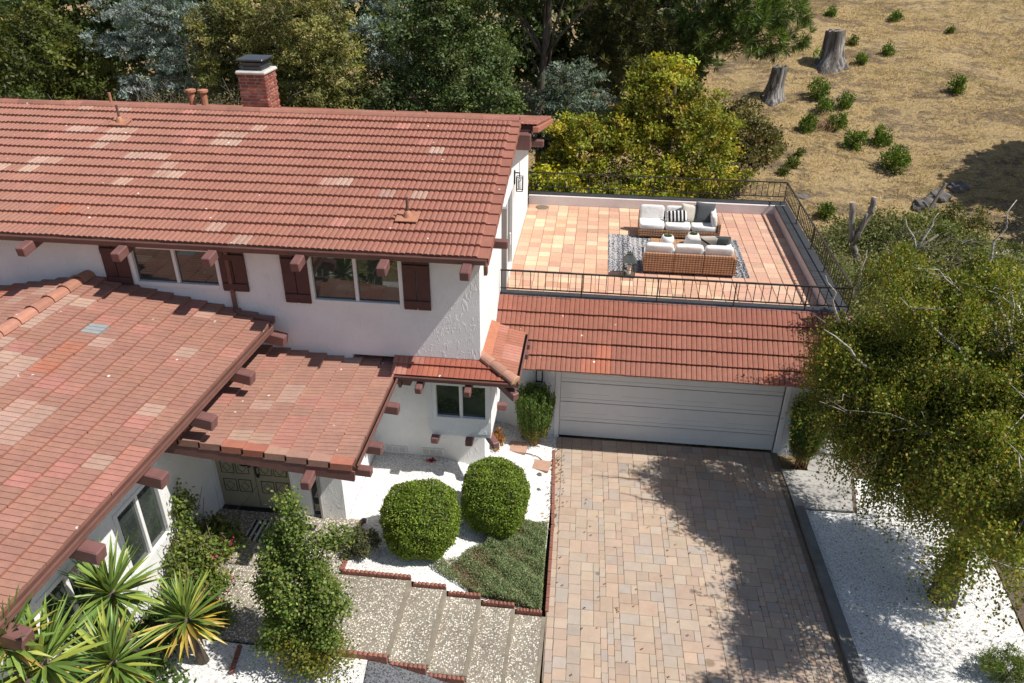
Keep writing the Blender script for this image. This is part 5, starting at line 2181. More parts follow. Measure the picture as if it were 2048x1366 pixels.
pp = crown_leaves([(-20.3, 9.4, 4.9, 1.4, .5, .7), (-18.4, 9.4, 4.9, .9, .4, .5)], 240, 18, .16, .13, .05, [(.05, .085, .02), (.10, .13, .03)])[0]
leaf_obj('foliage', [pp], fl)
pp = crown_leaves([(-20.4, 9.1, 5.2, .9, .4, .4)], 60, 8, .07, .10, .08, [(.75, .74, .7)])[0]
leaf_obj('white_bloom', [pp], fl)
pp = crown_leaves([(-19.0, 9.1, 5.0, .8, .3, .25)], 40, 8, .07, .10, .08, [(.5, .05, .14), (.6, .12, .2)])[0]
leaf_obj('pink_bloom', [pp], fl)

# ---- hillside: bushes, stumps, dry grass
bush_pos = [(9.7, 20.6, .62), (9.8, 19.5, .5), (10.7, 19.9, .5), (8.9, 18.1, .5), (10.1, 18.2, .5), (10.5, 16.9, .6), (11.6, 17.3, .55), (11.7, 15.5, .75), (7.2, 15.8, .5),
            (15.4, 20.9, .5), (7.6, 17.4, .22), (7.8, 14.9, .3), (7.4, 14.3, .25), (8.2, 15.8, .22), (13.4, 24.3, .36), (12.0, 23.4, .36), (11.7, 28.9, .36), (14.9, 28.9, .4), (17.1, 27.4, .25), (12.1, 25.5, .3), (8.5, 11.9, .4)]
GRN = [(.09, .15, .016), (.135, .21, .026), (.18, .255, .038), (.06, .105, .014)]
bl = ['bright green bush just below the left stump', 'green bush beside the pinkish dry stalks, upper of the close pair', 'spreading green bush right of the stump pair', 'round green bush on the left of the bush cluster',
      'upright green bush right next to the pinkish dry stalks', 'full green bush in the middle of the lower bush row', 'green bush right of the lower bush row', 'largest green bush on the dry slope',
      'low green bush above the rear railing corner', 'lone round bush with a dark shadow on the right of the slope', 'tiny bush left of the bush cluster', 'small bush above the railing corner, upper one',
      'small bush above the railing corner, lower one', 'tiny bush between the low bush and the cluster', 'dark olive bush right of the big stump', 'grey green bush near the foot of the big stump',
      'small green bush near the top edge, left one', 'small green bush near the top edge, right one', 'tiny bush high at the upper right', 'small bush above the big stump', 'green bush just outside the right railing']
for (x, y, r), lab in zip(bush_pos, bl):
    z = float(ground_h(x, y))
    t = thing('hillside_bush', (x, y, z), lab, 'bush', 'green bushes on the dry slope')
    n = int(900 * (r / .5) ** 1.5)
    nc = max(12, n // 14)
    dd_ = unit(nrng.normal(size=(nc, 3))) * (nrng.random((nc, 1)) ** .4)
    c = np.array([x, y, z + r * .55]) + dd_ * np.array([r * .75, r * .65, r * .8])
    c[:, 2] = np.maximum(c[:, 2], ground_h(c[:, 0], c[:, 1]) + .03)
    pos = np.repeat(c, 14, axis=0) + nrng.normal(size=(nc * 14, 3)) * .06
    d = unit(pos - np.array([x, y, z - .3])) * .6 + nrng.normal(size=pos.shape) * .55 + np.array([0, 0, .4])
    leaf_obj('foliage', [leaf_arrays(pos, .10, .05, d, pick_tint(len(pos), GRN if r > .3 else OLV + GRN, .2))], t)
    mb = MB()
    for k in range(3):
        mb.tube([(x, y, z - .05), (x + rnd.gauss(0, r * .2), y, z + r * .7)], [.015, .006], 4)
    mb.build('stem', M['bark'], t)

ds = thing('dry_stalks', (9.7, 18.5, float(ground_h(9.7, 18.5))), 'pinkish dry stalks between the green bushes', 'dry plant')
n = 220
pos = np.stack([9.7 + nrng.normal(scale=.22, size=n), 18.4 + nrng.normal(scale=.3, size=n), np.zeros(n)], 1)
pos[:, 2] = ground_h(pos[:, 0], pos[:, 1]) + nrng.uniform(.05, .4, n)
leaf_obj('foliage', [leaf_arrays(pos, .3, .03, nrng.normal(size=(n, 3)) * .5 + np.array([0, 0, 1]), pick_tint(n, [(.42, .26, .2), (.5, .36, .28)]))], ds)


def stump(x, y, h, r, lab, lean):
    z = float(ground_h(x, y))
    t = thing('tree_stump', (x, y, z), lab, 'stump', 'weathered tree stumps on the dry slope')
    mb = MB()
    n = 28
    prof = [(-.25, 1.75), (0.0, 1.55), (.12, 1.25), (.3, 1.06), (.55, .97), (.8, .92), (1.0, .88)]
    ph = [rnd.uniform(0, 6) for _ in range(3)]
    rings = []
    for f, k in prof:
        base = len(mb.v)
        for i in range(n):
            th = 2 * math.pi * i / n
            flare = max(0, 1 - f * 2.2)
            rr = r * (k + flare * .35 * max(0, math.sin(th * 4 + ph[0])) * 1.1 + .05 * math.sin(th * 7 + ph[1]) + .03 * math.sin(th * 15 + ph[2]))
            mb.v.append((x + rr * math.cos(th) + lean * f, y + rr * math.sin(th), z + h * f + (rnd.uniform(-.05, .05) if f == 1.0 else 0) - .1))
        rings.append(base)
    for a, b in zip(rings[:-1], rings[1:]):
        for i in range(n):
            j = (i + 1) % n
            mb.f.append((a + i, a + j, b + j, b + i))
    mb.build('trunk', M['stump'], t, True)
    q = MB()
    e = rings[-1]
    q.poly([Vector(mb.v[e + i]) + Vector((0, 0, -.02)) for i in range(n)])
    q.build('cut_face', M['stump'], t)


stump(7.85, 20.7, 1.4, .34, 'tall grey weathered stump, left of the two', .12)
stump(10.75, 23.5, 1.55, .48, 'bigger grey weathered stump, right of the two', -.05)

# dry grass on the slope
n = 60000
gxp = nrng.uniform(3.0, 25, n)
gyp = 10.5 + 24 * nrng.random(n) ** .9
keepm = (np.sin(gxp * 1.7 + np.sin(gyp * 1.1) * 2) + np.sin(gyp * .9 + gxp * .5) + nrng.normal(scale=.8, size=n)) > -.7
gxp, gyp = gxp[keepm], gyp[keepm]
n = len(gxp)
pos = np.stack([gxp, gyp, ground_h(gxp, gyp) + .04], 1)
patchy = .5 + .5 * np.sin(gxp * .8 + 1.7 * np.sin(gyp * .5))[:, None]
pal_g = pick_tint(n, [(.48, .32, .13), (.58, .42, .19), (.36, .235, .10), (.42, .33, .16)], .2)
pal_g = pal_g * (.75 + .35 * patchy)
d = nrng.normal(size=(n, 3)) * .8 + np.array([0, -.1, .7])
og = leaf_obj('dry_grass', [leaf_arrays(pos, nrng.uniform(.08, .22, n), .022, d, np.clip(pal_g, 0, .8))], None)
tag(og, 'straw coloured dry grass tufts over the slope', None, None, 'stuff')

# ---- pollarded tree and thicket beside the terrace
pt = thing('pollarded_tree', (8.3, 6.2, 0), 'grey multi stemmed tree with sawn off limbs beside the terrace', 'tree')
mb = MB()
cuts = []
stems = [((8.25, 6.1, -.1), (8.15, 6.1, 1.6), .17, .13), ((8.15, 6.1, 1.5), (7.55, 6.0, 2.9), .12, .09), ((7.55, 6.0, 2.9), (7.35, 6.0, 4.0), .085, .07), ((7.6, 6.0, 2.8), (7.95, 6.05, 3.9), .09, .075),
         ((7.9, 6.05, 3.7), (7.9, 6.05, 4.15), .08, .07), ((8.15, 6.1, 1.5), (8.7, 6.2, 2.6), .12, .10), ((8.8, 6.3, .8), (9.3, 6.3, 2.5), .12, .10), ((8.15, 6.1, 1.2), (9.9, 6.3, 3.1), .09, .03), ((7.7, 6, 3.1), (7.75, 5.9, 3.75), .05, .04)]
for a, b, r0, r1 in stems:
    pts = limb(mb, a, b, r0, r1, .06, 4, 8)
    cuts.append((pts[-1], pts[-1] - pts[-2], r1))
mb.build('trunk', M['grey_bark'], pt, True)
for p, d, r in cuts[2:7]:
    q = MB()
    d = d.normalized()
    q.tube([p, p + d * .012], [r * .99, r * .96], 9)
    q.build('sawn_end', M['cutwood'], pt)
mb = MB()
for k in range(40):
    a = Vector((rnd.uniform(8.5, 11.2), 6.3 + rnd.gauss(0, .4), rnd.uniform(2.2, 3.0)))
    limb(mb, a, a + Vector((rnd.uniform(.3, 1.1), rnd.gauss(0, .3), rnd.gauss(.05, .25))), .014, .004, .3, 4, 4)
mb.build('twig', M['grey_bark'], pt)
leaf_obj('crown', [crown_leaves([(6.95, 5.2, 2.2, .6, .9, .8), (7.2, 3.9, 2.2, .75, .8, .8), (7.0, 6.7, 2.3, .6, .8, .6), (8.0, 6.9, 2.6, .8, .7, .5), (9.0, 6.9, 2.8, .8, .6, .5), (7.4, 5.6, 1.5, .9, .9, .9), (8.6, 5.9, 2.1, 1.0, .9, .7), (9.7, 6.3, 2.2, 1.1, .9, .7), (8.8, 5.2, 1.2, 1.3, .8, .8), (10.6, 6.6, 2.0, .9, .8, .7)], 1500, 24, .18, .08, .045,
                                [(.08, .11, .026), (.125, .15, .045), (.17, .175, .065), (.22, .19, .085)], cvar=.25)[0]], pt)
tree('thicket', (11.8, 7.2), [(9.2, 7.6, 2.5, 1.1, .8, .7), (10.4, 8.2, 2.4, 1.1, .8, .7), (8.2, 7.9, 2.3, .9, .7, .7), (11.4, 6.8, 1.9, 1.2, .9, .7), (12.6, 7.6, 1.7, 1.0, .9, .7), (10.6, 7.8, 1.5, 1.3, .8, .8), (12.0, 9.0, 1.6, 1.1, .8, .6)],
     'green thicket between the pollarded tree and the neighbouring roof', 'shrub', [(.09, .12, .026), (.14, .165, .042), (.20, .19, .055)], 900, 26, .2, .10, .05, trunk_r=.05, cvar=.25)
tree('mossy_shrub', (12.2, 11.2), [(12.0, 11.0, 1.7, .8, .6, .6), (13.0, 11.2, 1.6, .8, .6, .5), (11.0, 10.4, 1.5, .9, .6, .5)],
     'yellow olive shrub in front of the boulders', 'shrub', [(.11, .11, .02), (.17, .155, .03), (.07, .085, .02)], 260, 22, .18, .10, .05, trunk_r=.04)

# ---- birch at the right
bt = thing('birch_tree', (7.18, -4.03, 0), 'weeping birch with pale bark and yellowing leaves right of the driveway', 'tree')
mb = MB()
tp = [(7.2, -4.05, -.15), (7.22, -4.0, .5), (7.35, -3.8, 1.3), (7.5, -3.4, 2.3), (7.6, -3.0, 3.4), (7.6, -2.6, 4.5)]
mb.tube(tp, [.28, .19, .155, .125, .10, .07], 12)
mb.build('trunk', M['trunk_shaded'], bt, True)
mb = MB()
limbs = []
targets = [(5.0, -1.15, 3.5), (5.3, -1.3, 4.0), (5.7, -2.4, 5.2), (6.6, -2.0, 5.4), (7.4, -2.2, 5.6), (8.4, -1.6, 5.3), (6.7, .3, 4.9), (8.1, 0.1, 5.0), (6.2, .3, 4.4), (5.3, -3.2, 3.2), (6.0, -4.2, 3.2), (7.3, -4.8, 3.2), (8.5, -4.2, 3.4), (9.0, -2.8, 4.2), (6.4, -3.4, 4.4), (7.9, -3.4, 4.9), (7.5, -6.0, 3.6), (8.5, -6.1, 4.0), (6.6, -6.0, 3.4), (9.6, -5.0, 4.2), (9.7, -3.0, 4.6), (6.1, -5.0, 3.3), (6.8, -4.9, 3.2), (7.5, -5.2, 3.3), (5.9, -3.9, 3.9), (5.2, -2.6, 3.4), (5.0, -3.0, 2.9), (5.4, -2.8, 3.2), (5.6, -3.2, 2.8), (6.0, -3.6, 2.5), (5.2, -1.8, 3.6), (6.5, -4.0, 2.7), (5.7, -1.5, 4.1), (5.2, -1.4, 3.9), (5.6, -2.9, 2.3), (6.3, -3.8, 2.1), (5.3, -2.6, 2.7), (5.2, -2.3, 3.3), (5.8, -3.5, 2.1), (4.95, -1.3, 3.2), (5.3, -1.0, 3.7), (5.1, -2.0, 3.6), (6.9, -4.7, 3.0), (6.2, -6.6, 3.8), (7.0, -7.2, 3.4), (6.4, -5.9, 3.7), (6.0, -6.3, 3.6), (7.6, -6.8, 3.2)]
for k, e in enumerate(targets):
    s = Vector(tp[2 + k % 4])
    limbs.append(limb(mb, s, e, max(.012, .045 - .001 * k), .006, .14, 7, 6))
for L_ in list(limbs):
    for k in range(4):
        s = L_[rnd.randint(2, 6)]
        e = s + Vector((rnd.gauss(0, .5), rnd.gauss(0, .5), rnd.uniform(.0, .6)))
        limbs.append(limb(mb, s, e, .012, .003, .25, 4, 5))
for s, e in (((5.0, -1.9, 4.4), (4.55, -2.0, 5.35)), ((5.4, -2.6, 3.9), (4.6, -2.4, 4.5)), ((7.0, .2, 4.6), (6.6, .5, 5.6)), ((6.9, .3, 5.0), (7.2, .5, 5.7)), ((8.2, .2, 4.6), (8.6, .6, 6.0)), ((5.9, .2, 3.9), (6.0, .4, 4.9))):
    limb(mb, s, e, .03, .008, .12, 5, 6)
mb.build('branch', M['birch'], bt, True)
BIR = [(.165, .205, .028), (.23, .24, .035), (.12, .165, .024), (.33, .27, .044), (.38, .25, .046)]
bw = [.3, .3, .22, .13, .05]
# weeping strands of leaves
starts = []
for L_ in limbs:
    for q_, p in enumerate(L_[1:]):
        starts += [p] * (1 if q_ < len(L_) // 2 else 4)
SP, SD = [], []
for k in range(350):
    h0 = Vector(starts[rnd.randrange(len(starts))])
    tone = rnd.uniform(.2, .5)
    spread = rnd.uniform(.08, .20)
    for m in range(rnd.randint(28, 64)):
        p = h0 + Vector((rnd.gauss(0, spread), rnd.gauss(0, spread), rnd.gauss(.05, .10)))
        ln_ = tone * rnd.uniform(.8, 2.6) if p.z > 1.8 else rnd.uniform(.2, .6)
        vx, vy = rnd.gauss(0, .25) + (p.x - h0.x), rnd.gauss(0, .25) + (p.y - h0.y)
        m_ = int(ln_ / .03)
        for i in range(m_):
            t = i / max(1, m_ - 1)
            SP.append((p.x + vx * math.sqrt(t) * ln_ * .6, p.y + vy * math.sqrt(t) * ln_ * .6, p.z + .06 * math.sin(t * 3) - ln_ * t ** 1.35))
            SD.append((vx * .5, vy * .5, -1))
SP, SD = np.array(SP), np.array(SD)
SP = SP + nrng.normal(scale=.035, size=SP.shape)
msk = SP[:, 2] > .35
SP, SD = SP[msk], SD[msk]
tint = pick_tint(len(SP), BIR, .2, bw) * np.clip(1 + .25 * np.sin(SP[:, :1] * 3 + SP[:, 1:2] * 2.2 + SP[:, 2:] * 2.7), .6, 1.4)
parts = [leaf_arrays(SP, nrng.uniform(.042, .066, len(SP)), nrng.uniform(.03, .046, len(SP)), SD + nrng.normal(size=SP.shape) * .7, tint)]
fill = crown_leaves([(6.4, -2.4, 4.2, 1.2, 1.0, .7), (7.6, -2.2, 4.2, 1.2, 1.1, .8), (7.3, -3.4, 3.3, 1.2, .9, .8), (8.6, -2.6, 3.6, 1.0, 1.0, .9), (5.5, -2.0, 3.9, .8, .7, .5), (6.9, -.2, 4.1, 1.1, .7, .6), (8.3, -.3, 4.2, .9, .7, .6), (8.5, -4.0, 2.6, .8, .7, .7), (7.4, -5.4, 3.4, 1.0, .9, .6), (8.8, -5.2, 3.6, 1.0, .9, .7), (6.4, -4.6, 3.4, .8, .8, .5), (9.6, -3.6, 4.2, .9, 1.0, .8)],
                    260, 44, .16, .056, .042, BIR, droop=.5, weights=bw, cvar=.3)[0]
parts.append(fill)
BAS = nrng.normal(size=(700, 3)) * np.array([.2, .2, .3]) + np.array([7.05, -4.15, .7])
parts.append(leaf_arrays(BAS, .07, .05, nrng.normal(size=BAS.shape), pick_tint(len(BAS), BIR, .2, bw)))
leaf_obj('crown', parts, bt)

# ---- clipped boxwood globes
BOX = [(.14, .215, .02), (.195, .275, .03), (.25, .315, .042), (.085, .145, .016)]


def globe(x, y, zc, rx, ry, rz, zbase, lab):
    t = thing('boxwood_globe', (x, y, zbase), lab, 'shrub', 'clipped boxwood globes in the white gravel')
    n = 26000
    d = unit(nrng.normal(size=(n, 3)))
    e = 2.5                                        # slightly boxy globe
    k = (np.abs(d) ** e).sum(1) ** (-1 / e)
    lump = 1 + .05 * np.sin(d[:, 0] * 4 + x * 3) * np.cos(d[:, 2] * 3.3 + x) + .03 * np.sin(d[:, 0] * 9 + x) * np.sin(d[:, 2] * 8) + .022 * np.sin(d[:, 1] * 17 + d[:, 2] * 13)
    dep = np.abs(nrng.normal(scale=.055, size=n))
    sprig = (nrng.random(n) < .12) * nrng.uniform(0, .06, n)
    pos = np.array([x, y, zc]) + d * (k * lump * (1 - dep) + sprig)[:, None] * np.array([rx, ry, rz])
    ok = pos[:, 2] > zbase + .02
    pos, d = pos[ok], d[ok]
    patch_ = np.clip(1 + .22 * np.sin(pos[:, :1] * 11 + pos[:, 2:] * 7) * np.sin(pos[:, 1:2] * 9 - pos[:, 2:] * 8), .6, 1.5)
    tint = pick_tint(len(pos), BOX, .2) * patch_
    br_ = nrng.random((len(pos), 1)) < .012
    tint = np.where(br_, np.array([[.24, .14, .04]]), tint)
    leaf_obj('foliage', [leaf_arrays(pos, nrng.uniform(.028, .048, len(pos)), nrng.uniform(.02, .03, len(pos)), d * .45 + nrng.normal(size=d.shape) * .8, tint, d)], t)
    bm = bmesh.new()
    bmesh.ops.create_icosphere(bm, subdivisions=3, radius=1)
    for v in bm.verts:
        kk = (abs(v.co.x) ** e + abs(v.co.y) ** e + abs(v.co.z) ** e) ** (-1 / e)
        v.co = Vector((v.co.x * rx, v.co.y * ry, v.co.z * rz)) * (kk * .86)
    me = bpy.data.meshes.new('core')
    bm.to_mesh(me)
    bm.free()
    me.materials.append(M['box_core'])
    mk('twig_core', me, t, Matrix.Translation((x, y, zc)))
    mb = MB()
    for k in range(4):
        mb.tube([(x + rnd.gauss(0, .04), y, zbase - .05), (x + rnd.gauss(0, .12), y + rnd.gauss(0, .12), zc - rz * .5)], [.03, .02], 6)
    mb.build('stem', M['bark'], t)


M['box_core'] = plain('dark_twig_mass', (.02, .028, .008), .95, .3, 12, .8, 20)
globe(-2.30, -4.38, 1.15, .70, .66, .69, .48, 'round clipped boxwood nearer to the entry steps')
globe(-1.07, -3.42, .98, .64, .62, .75, .18, 'round clipped boxwood nearer to the garage')

# ---- upright shrubs either side of the garage door
def upright(x, y, h, r, lab, seed):
    t = thing('upright_shrub', (x, y, 0), lab, 'shrub', 'upright evergreen shrubs flanking the garage door')
    q = random.Random(seed)
    P_, D_ = [], []
    for k in range(420):
        a, rr = q.uniform(0, 2 * math.pi), r * math.sqrt(q.random())
        sx, sy = x + rr * math.cos(a), y + rr * math.sin(a)
        z0 = h * q.uniform(.14, .42)
        z1 = h * (1 - .10 * (rr / r) ** 2) * q.uniform(.78, 1.0)
        m_ = int((z1 - z0) / .018)
        for i in range(m_):
            z = z0 + (z1 - z0) * i / m_
            bul = .62 + .5 * min(1, z / h / .75)
            P_.append((x + (sx - x) * bul + q.gauss(0, .018), y + (sy - y) * bul + q.gauss(0, .018), z))
            D_.append((q.gauss(0, .6), q.gauss(0, .6), 1))
    P_, D_ = np.array(P_), np.array(D_)
    tint = pick_tint(len(P_), [(.075, .13, .022), (.115, .18, .036), (.16, .225, .055)], .2)
    low = P_[:, 2:] < h * .38
    tint = np.where(low & (nrng.random((len(P_), 1)) < .45), np.array([[.20, .13, .035]]), tint)
    leaf_obj('foliage', [leaf_arrays(P_, .06, .02, D_, tint)], t)
    mb = MB()
    for k in range(34):
        a = q.uniform(0, 2 * math.pi)
        mb.tube([(x + q.gauss(0, .07), y + q.gauss(0, .06), -.04), (x + r * .5 * math.cos(a), y + r * .5 * math.sin(a), h * q.uniform(.3, .5)), (x + r * .7 * math.cos(a), y + r * .7 * math.sin(a), h * .75)], [.014, .011, .006], 5)
    mb.build('stem', plain('dry_cane', (.27, .15, .07), .9, .3, 10), t)


upright(-.56, -.46, 1.74, .40, 'upright green shrub left of the garage door', 3)
upright(5.42, -.42, 1.88, .38, 'upright green shrub right of the garage door', 4)

# ---- creeping juniper
gc = []
poly = [(-2.02, -4.9), (-1.85, -4.62), (-1.6, -4.55), (-1.45, -4.2), (-1.15, -4.05), (-1.0, -3.6), (-.7, -3.4), (-.5, -3.15), (-.05, -3.05), (.0, -5.24), (-1.2, -5.24)]


def inside(px, py):
    r_ = np.zeros(len(px), bool)
    k = len(poly)
    for i in range(k):
        x0, y0 = poly[i]
        x1, y1 = poly[(i + 1) % k]
        c = ((y0 > py) != (y1 > py)) & (px < (x1 - x0) * (py - y0) / (y1 - y0 + 1e-12) + x0)
        r_ ^= c
    return r_


n = 90000
px, py = nrng.uniform(-2.0, 0.02, n), nrng.uniform(-5.25, -3.1, n)
dens = .5 + .5 * np.sin(px * 5 + np.sin(py * 4) * 1.5) * np.sin(py * 5.5 + px * 2)
ok = inside(px, py) & (nrng.random(n) < np.clip(.35 + .75 * dens + .5 * (px + 1.2), .12, 1.0))
px, py, dens = px[ok], py[ok], dens[ok]
hz = np.clip(.05 + .16 * dens + .05 * (px + 1.2) + .05 * np.sin(px * 14 + py * 6) * np.sin(py * 13), .03, .28) * nrng.random(len(px)) ** .5
pos = np.stack([px, py, yard(px, py) + hz + .02], 1)
tint = pick_tint(len(px), [(.18, .245, .105), (.235, .295, .14), (.29, .335, .18)], .2)
dry = nrng.random((len(px), 1)) < np.clip(.55 - dens - .25 * (px + 1), .06, .8)[:, None]
tint = np.where(dry, pick_tint(len(px), [(.22, .15, .085), (.30, .21, .13)], .2), tint)
jo = leaf_obj('creeping_juniper', [leaf_arrays(pos, .05, .014, nrng.normal(size=pos.shape) * .8 + np.array([.2, -.3, .4]), tint)], None)
tag(jo, 'creeping juniper ground cover between steps and driveway', 'ground cover', None, 'stuff')

# ---- leafy young tree in front of the entry
yt = thing('young_tree', (-3.55, -7.15, .52), 'leafy young tree in front of the entry landing', 'tree')
mb = MB()
sts = [(-3.42, -6.85, 3.4), (-3.75, -6.8, 2.65), (-3.15, -6.85, 2.75), (-4.05, -6.9, 2.1), (-2.95, -6.95, 2.15), (-3.6, -7.3, 2.2), (-3.9, -7.2, 1.6), (-3.1, -7.3, 1.6)]
lb = []
for e in sts:
    lb.append(limb(mb, (-3.55 + rnd.gauss(0, .04), -7.15 + rnd.gauss(0, .04), .45), e, .035, .006, .1, 7, 6))
for L_ in list(lb):
    for k in range(7):
        s = L_[rnd.randint(2, 7)]
        lb.append(limb(mb, s, s + Vector((rnd.gauss(0, .2), rnd.gauss(0, .18), rnd.uniform(.05, .4))), .01, .003, .2, 4, 4))
mb.build('trunk', M['bark'], yt, True)
P_ = []
for L_ in lb:
    for a, b in zip(L_[1:-1], L_[2:]):
        for k in range(150):
            p = a.lerp(b, rnd.random())
            P_.append((p.x + rnd.gauss(0, .085), p.y + rnd.gauss(0, .085), p.z + rnd.gauss(0, .085)))
P_ = np.array(P_)
tint = pick_tint(len(P_), [(.085, .135, .022), (.13, .185, .034), (.19, .235, .052), (.28, .28, .08)], .2, [.38, .36, .19, .07])
parts = [leaf_arrays(P_, nrng.uniform(.04, .066, len(P_)), nrng.uniform(.028, .042, len(P_)), nrng.normal(size=P_.shape) + np.array([0, 0, .3]), tint, np.tile([.4, -.3, 1.0], (len(P_), 1)))]
parts.append(crown_leaves([(-3.5, -7.25, 1.15, .55, .4, .5), (-3.1, -7.35, 1.0, .4, .35, .4)], 150, 26, .10, .05, .032, [(.10, .13, .015), (.16, .165, .02), (.22, .19, .025)])[0])
leaf_obj('crown', parts, yt)

# ---- small shrubs near the entry
tree('small_shrub', (-3.35, -4.75, .55), [(-3.38, -4.75, .80, .36, .34, .26)], 'small grey green shrub at the corner of the porch floor', 'shrub', [(.09, .11, .045), (.13, .145, .06), (.17, .16, .08)], 190, 24, .06, .045, .022, trunk_r=.02, twigs=4)
tree('red_shrub', (-1.98, -1.45, .36), [(-1.98, -1.47, .62, .26, .22, .22)], 'small dark red leaved shrub under the bay window', 'shrub', [(.09, .035, .02), (.16, .07, .025), (.06, .05, .015)], 60, 16, .07, .06, .04, trunk_r=.015, twigs=5)
tree('orange_shrub', (-1.32, -1.0, .27), [(-1.32, -1.02, .55, .17, .15, .28)], 'thin shrub with orange dry leaves below the bay corner', 'shrub', [(.36, .15, .03), (.42, .22, .05), (.25, .09, .03)], 36, 12, .06, .06, .04, trunk_r=.012, twigs=4)
bv = thing('bougainvillea', (-6.1, -5.7, .5), 'sprawling bougainvillea with a few magenta flowers by the wing wall', 'shrub')
mb = MB()
for k in range(30):
    s = Vector((-6.1 + rnd.gauss(0, .25), -5.7 + rnd.gauss(0, .4), .5))
    limb(mb, s, s + Vector((rnd.gauss(.15, .35), rnd.gauss(0, .5), rnd.uniform(.3, 1.2))), .014, .004, .2, 5, 4)
mb.build('stem', M['bark'], bv)
leaf_obj('foliage', [crown_leaves([(-6.2, -5.6, 1.1, .24, .5, .35), (-5.95, -5.45, .95, .32, .4, .25), (-5.8, -5.0, .8, .25, .3, .16), (-6.05, -4.9, .95, .22, .3, .25), (-5.95, -6.0, .85, .4, .5, .28), (-6.34, -5.2, 1.6, .08, .25, .4), (-5.7, -6.1, .72, .35, .5, .14), (-5.35, -6.6, .72, .4, .3, .16)],
                                  420, 18, .085, .07, .05, [(.09, .14, .022), (.14, .20, .034), (.20, .255, .05), (.25, .18, .08)], weights=[.3, .35, .2, .15], cvar=.25)[0]], bv)
tag_f = leaf_obj('flower', [crown_leaves([(-5.8, -5.6, 1.05, .4, .5, .2), (-5.5, -6.2, .85, .5, .5, .15)], 9, 6, .025, .045, .035, [(.5, .02, .16), (.42, .05, .10)])[0]], bv)
tag_f['kind'] = 'stuff'
hb_ = thing('agapanthus', (-6.2, -7.2, .5), 'low broad leaved plants under the yucca by the wing wall', 'shrub')
leaf_obj('foliage', [crown_leaves([(-6.15, -7.3, .9, .4, .6, .35), (-5.8, -6.7, .75, .4, .5, .25), (-5.6, -8.2, .9, .6, .5, .4), (-6.1, -8.9, 1.2, .5, .6, .6)], 260, 16, .11, .14, .05, [(.035, .07, .014), (.06, .11, .02), (.09, .15, .03)], cvar=.25)[0]], hb_)

# ---- yuccas: each sword leaf is a part
t = NT('yucca_leaf')
oi = t.n('ObjectInfo')
co = t.objco()
g = t.n('SeparateXYZ')
t.l(co, g.inputs[0])
edge = t.ramp(t.math('ABSOLUTE', g.outputs[0]), [(0.0, 1.15), (.012, .9), (.03, 1.1)])
c = t.mix(oi.outputs['Color'], edge, 1.0, 'MULTIPLY')
c = t.mix(c, t.ramp(t.noise(t.objco((40, 3, 40)), 1.0, 3), [(.3, .8), (.7, 1.2)]), 1.0, 'MULTIPLY')
t.set(c, .42, None, Specular_IOR_Level=.5)
M['yucca'] = t.m


def sword_mesh(L, W, droop, seed):
    mb = MB()
    q = random.Random(seed)
    n = 6
    rows = []
    for i in range(n + 1):
        u = i / n
        w = W * (.55 + 1.1 * u if u < .4 else 1.0 - ((u - .4) / .6) ** 1.8) * .5
        w = max(w, .0015)
        y = L * u
        z = -droop * L * u ** 2.4
        base = len(mb.v)
        mb.v += [(-w, y, z + w * .45), (0, y, z), (w, y, z + w * .45)]
        rows.append(base)
    for a, b in zip(rows[:-1], rows[1:]):
        mb.f += [(a, a + 1, b + 1, b), (a + 1, a + 2, b + 2, b + 1)]
    return mb.mesh('leaf', M['yucca'], True)


swords = [sword_mesh(1.0, .085, d_, k) for k, d_ in enumerate((0.0, .04, .1, .22, .4))]


def yucca(x, y, z, zg, r, n, lab, seed, yellow=.1):
    q = random.Random(seed)
    t = thing('yucca', (x, y, zg), lab, 'yucca', 'yuccas in front of the wing')
    mb = MB()
    mb.tube([(x + .05, y + .08, zg - .05), (x, y, (z + zg) / 2), (x, y, z)], [.09, .075, .06], 9)
    mb.build('trunk', M['bark'], t, True)
    for k in range(n):
        f = (k + .5) / n
        el = rad(86 - 122 * f + q.gauss(0, 7))        # from upright centre to hanging skirt
        az = k * 2.39996 + q.gauss(0, .2)
        Ln = r * q.uniform(.82, 1.08) * (.62 + .38 * math.sin(math.pi * min(1, f + .15)))
        me = swords[min(4, max(0, int(f * 3.4 + q.uniform(0, 1.3))))]
        m = Matrix.Translation((x, y, z - .02 - .14 * f)) @ Matrix.Rotation(az, 4, 'Z') @ Matrix.Rotation(el, 4, 'X') @ Matrix.Rotation(q.gauss(0, .25), 4, 'Y') @ Matrix.Translation((0, .03, 0)) @ Matrix.Diagonal((q.uniform(.85, 1.15) * .68, Ln, Ln, 1))
        c = lerp3((.20, .29, .05), (.095, .17, .04), q.random())
        if f > .55 and q.random() < yellow * 2.2:
            c = lerp3((.42, .33, .04), (.30, .19, .06), q.random())
        elif q.random() < .2:
            c = (.30, .34, .06)
        mk('leaf', me, t, m, c)


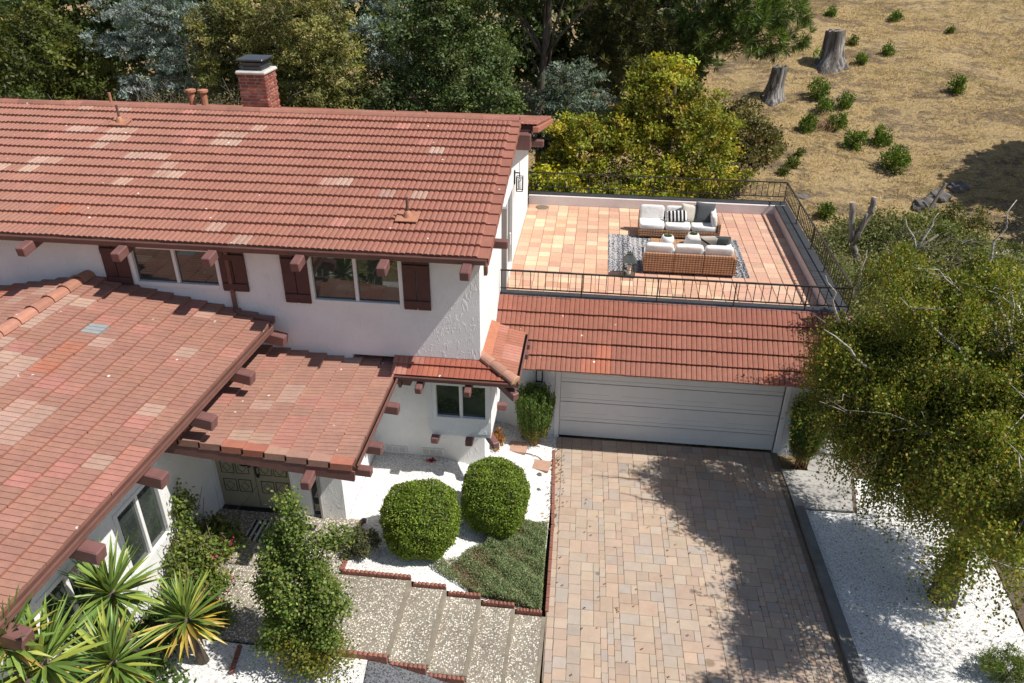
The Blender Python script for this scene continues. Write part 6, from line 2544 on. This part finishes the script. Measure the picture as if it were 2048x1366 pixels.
yucca(-6.02, -7.66, 2.38, .5, .84, 110, 'yucca by the wing wall, highest on the left of the photo', 1, .06)
yucca(-5.2, -7.37, 1.62, .5, .80, 116, 'yucca with many yellowed leaves nearest to the entry path', 2, .42)
yucca(-5.66, -9.36, 3.12, .5, .84, 110, 'yucca in the bottom left corner with its leaves over the roof edge', 3, .05)
yucca(-5.37, -8.73, 2.36, .5, .82, 110, 'yucca at the bottom edge between its neighbours', 4, .08)
yucca(-5.86, -9.5, 3.62, .5, .62, 76, 'smaller yucca head behind the bottom left one', 5, .05)

# ---- grass in planters
for t_, c in PLANTERS:
    leaf_obj('plant', [leaf_arrays(c, .06, .012, nrng.normal(size=c.shape) * .6 + np.array([0, 0, 1.0]), pick_tint(len(c), [(.05, .10, .015), (.09, .15, .03)], .2))], t_)

# ---- bottom right shrub, flower on the gravel, fallen leaves
tree('corner_shrub', (7.55, -5.75, 0), [(7.6, -5.75, .3, .45, .4, .32)], 'bright green feathery shrub in the bottom right corner', 'shrub', [(.08, .12, .02), (.12, .17, .03), (.16, .2, .05)], 220, 22, .07, .09, .012, trunk_r=.02, out=1.4)
rf = thing('red_flower', (-2.62, -1.98, .57), 'small red flower lying on the white gravel', 'flower')
c = nrng.normal(size=(40, 3)) * np.array([.05, .03, .012]) + np.array([-2.62, -1.98, .60])
leaf_obj('petal', [leaf_arrays(c, .05, .04, nrng.normal(size=c.shape), pick_tint(40, [(.42, .01, .02)], .2))], rf)
n = 420
lx_ = np.concatenate([nrng.normal(loc=.02, scale=.10, size=150), nrng.uniform(.1, 5.0, 110), nrng.uniform(5.4, 8.2, 160)])
ly_ = np.concatenate([nrng.uniform(-3.2, -.5, 150), nrng.uniform(-6.8, -.2, 110), nrng.uniform(-7, -2, 160)])
lz_ = yard(lx_, ly_) + .028
c = np.stack([lx_, ly_, lz_], 1)
d = nrng.normal(size=(n, 3)) * np.array([1, 1, .12])
lo_ = leaf_obj('fallen_leaves', [leaf_arrays(c, .05, .03, d, pick_tint(n, [(.26, .13, .05), (.36, .22, .09), (.10, .07, .04)], .25), np.tile([0, 0, 3.0], (n, 1)))], None)
tag(lo_, 'scattered dry fallen leaves on driveway and gravel', None, None, 'stuff')
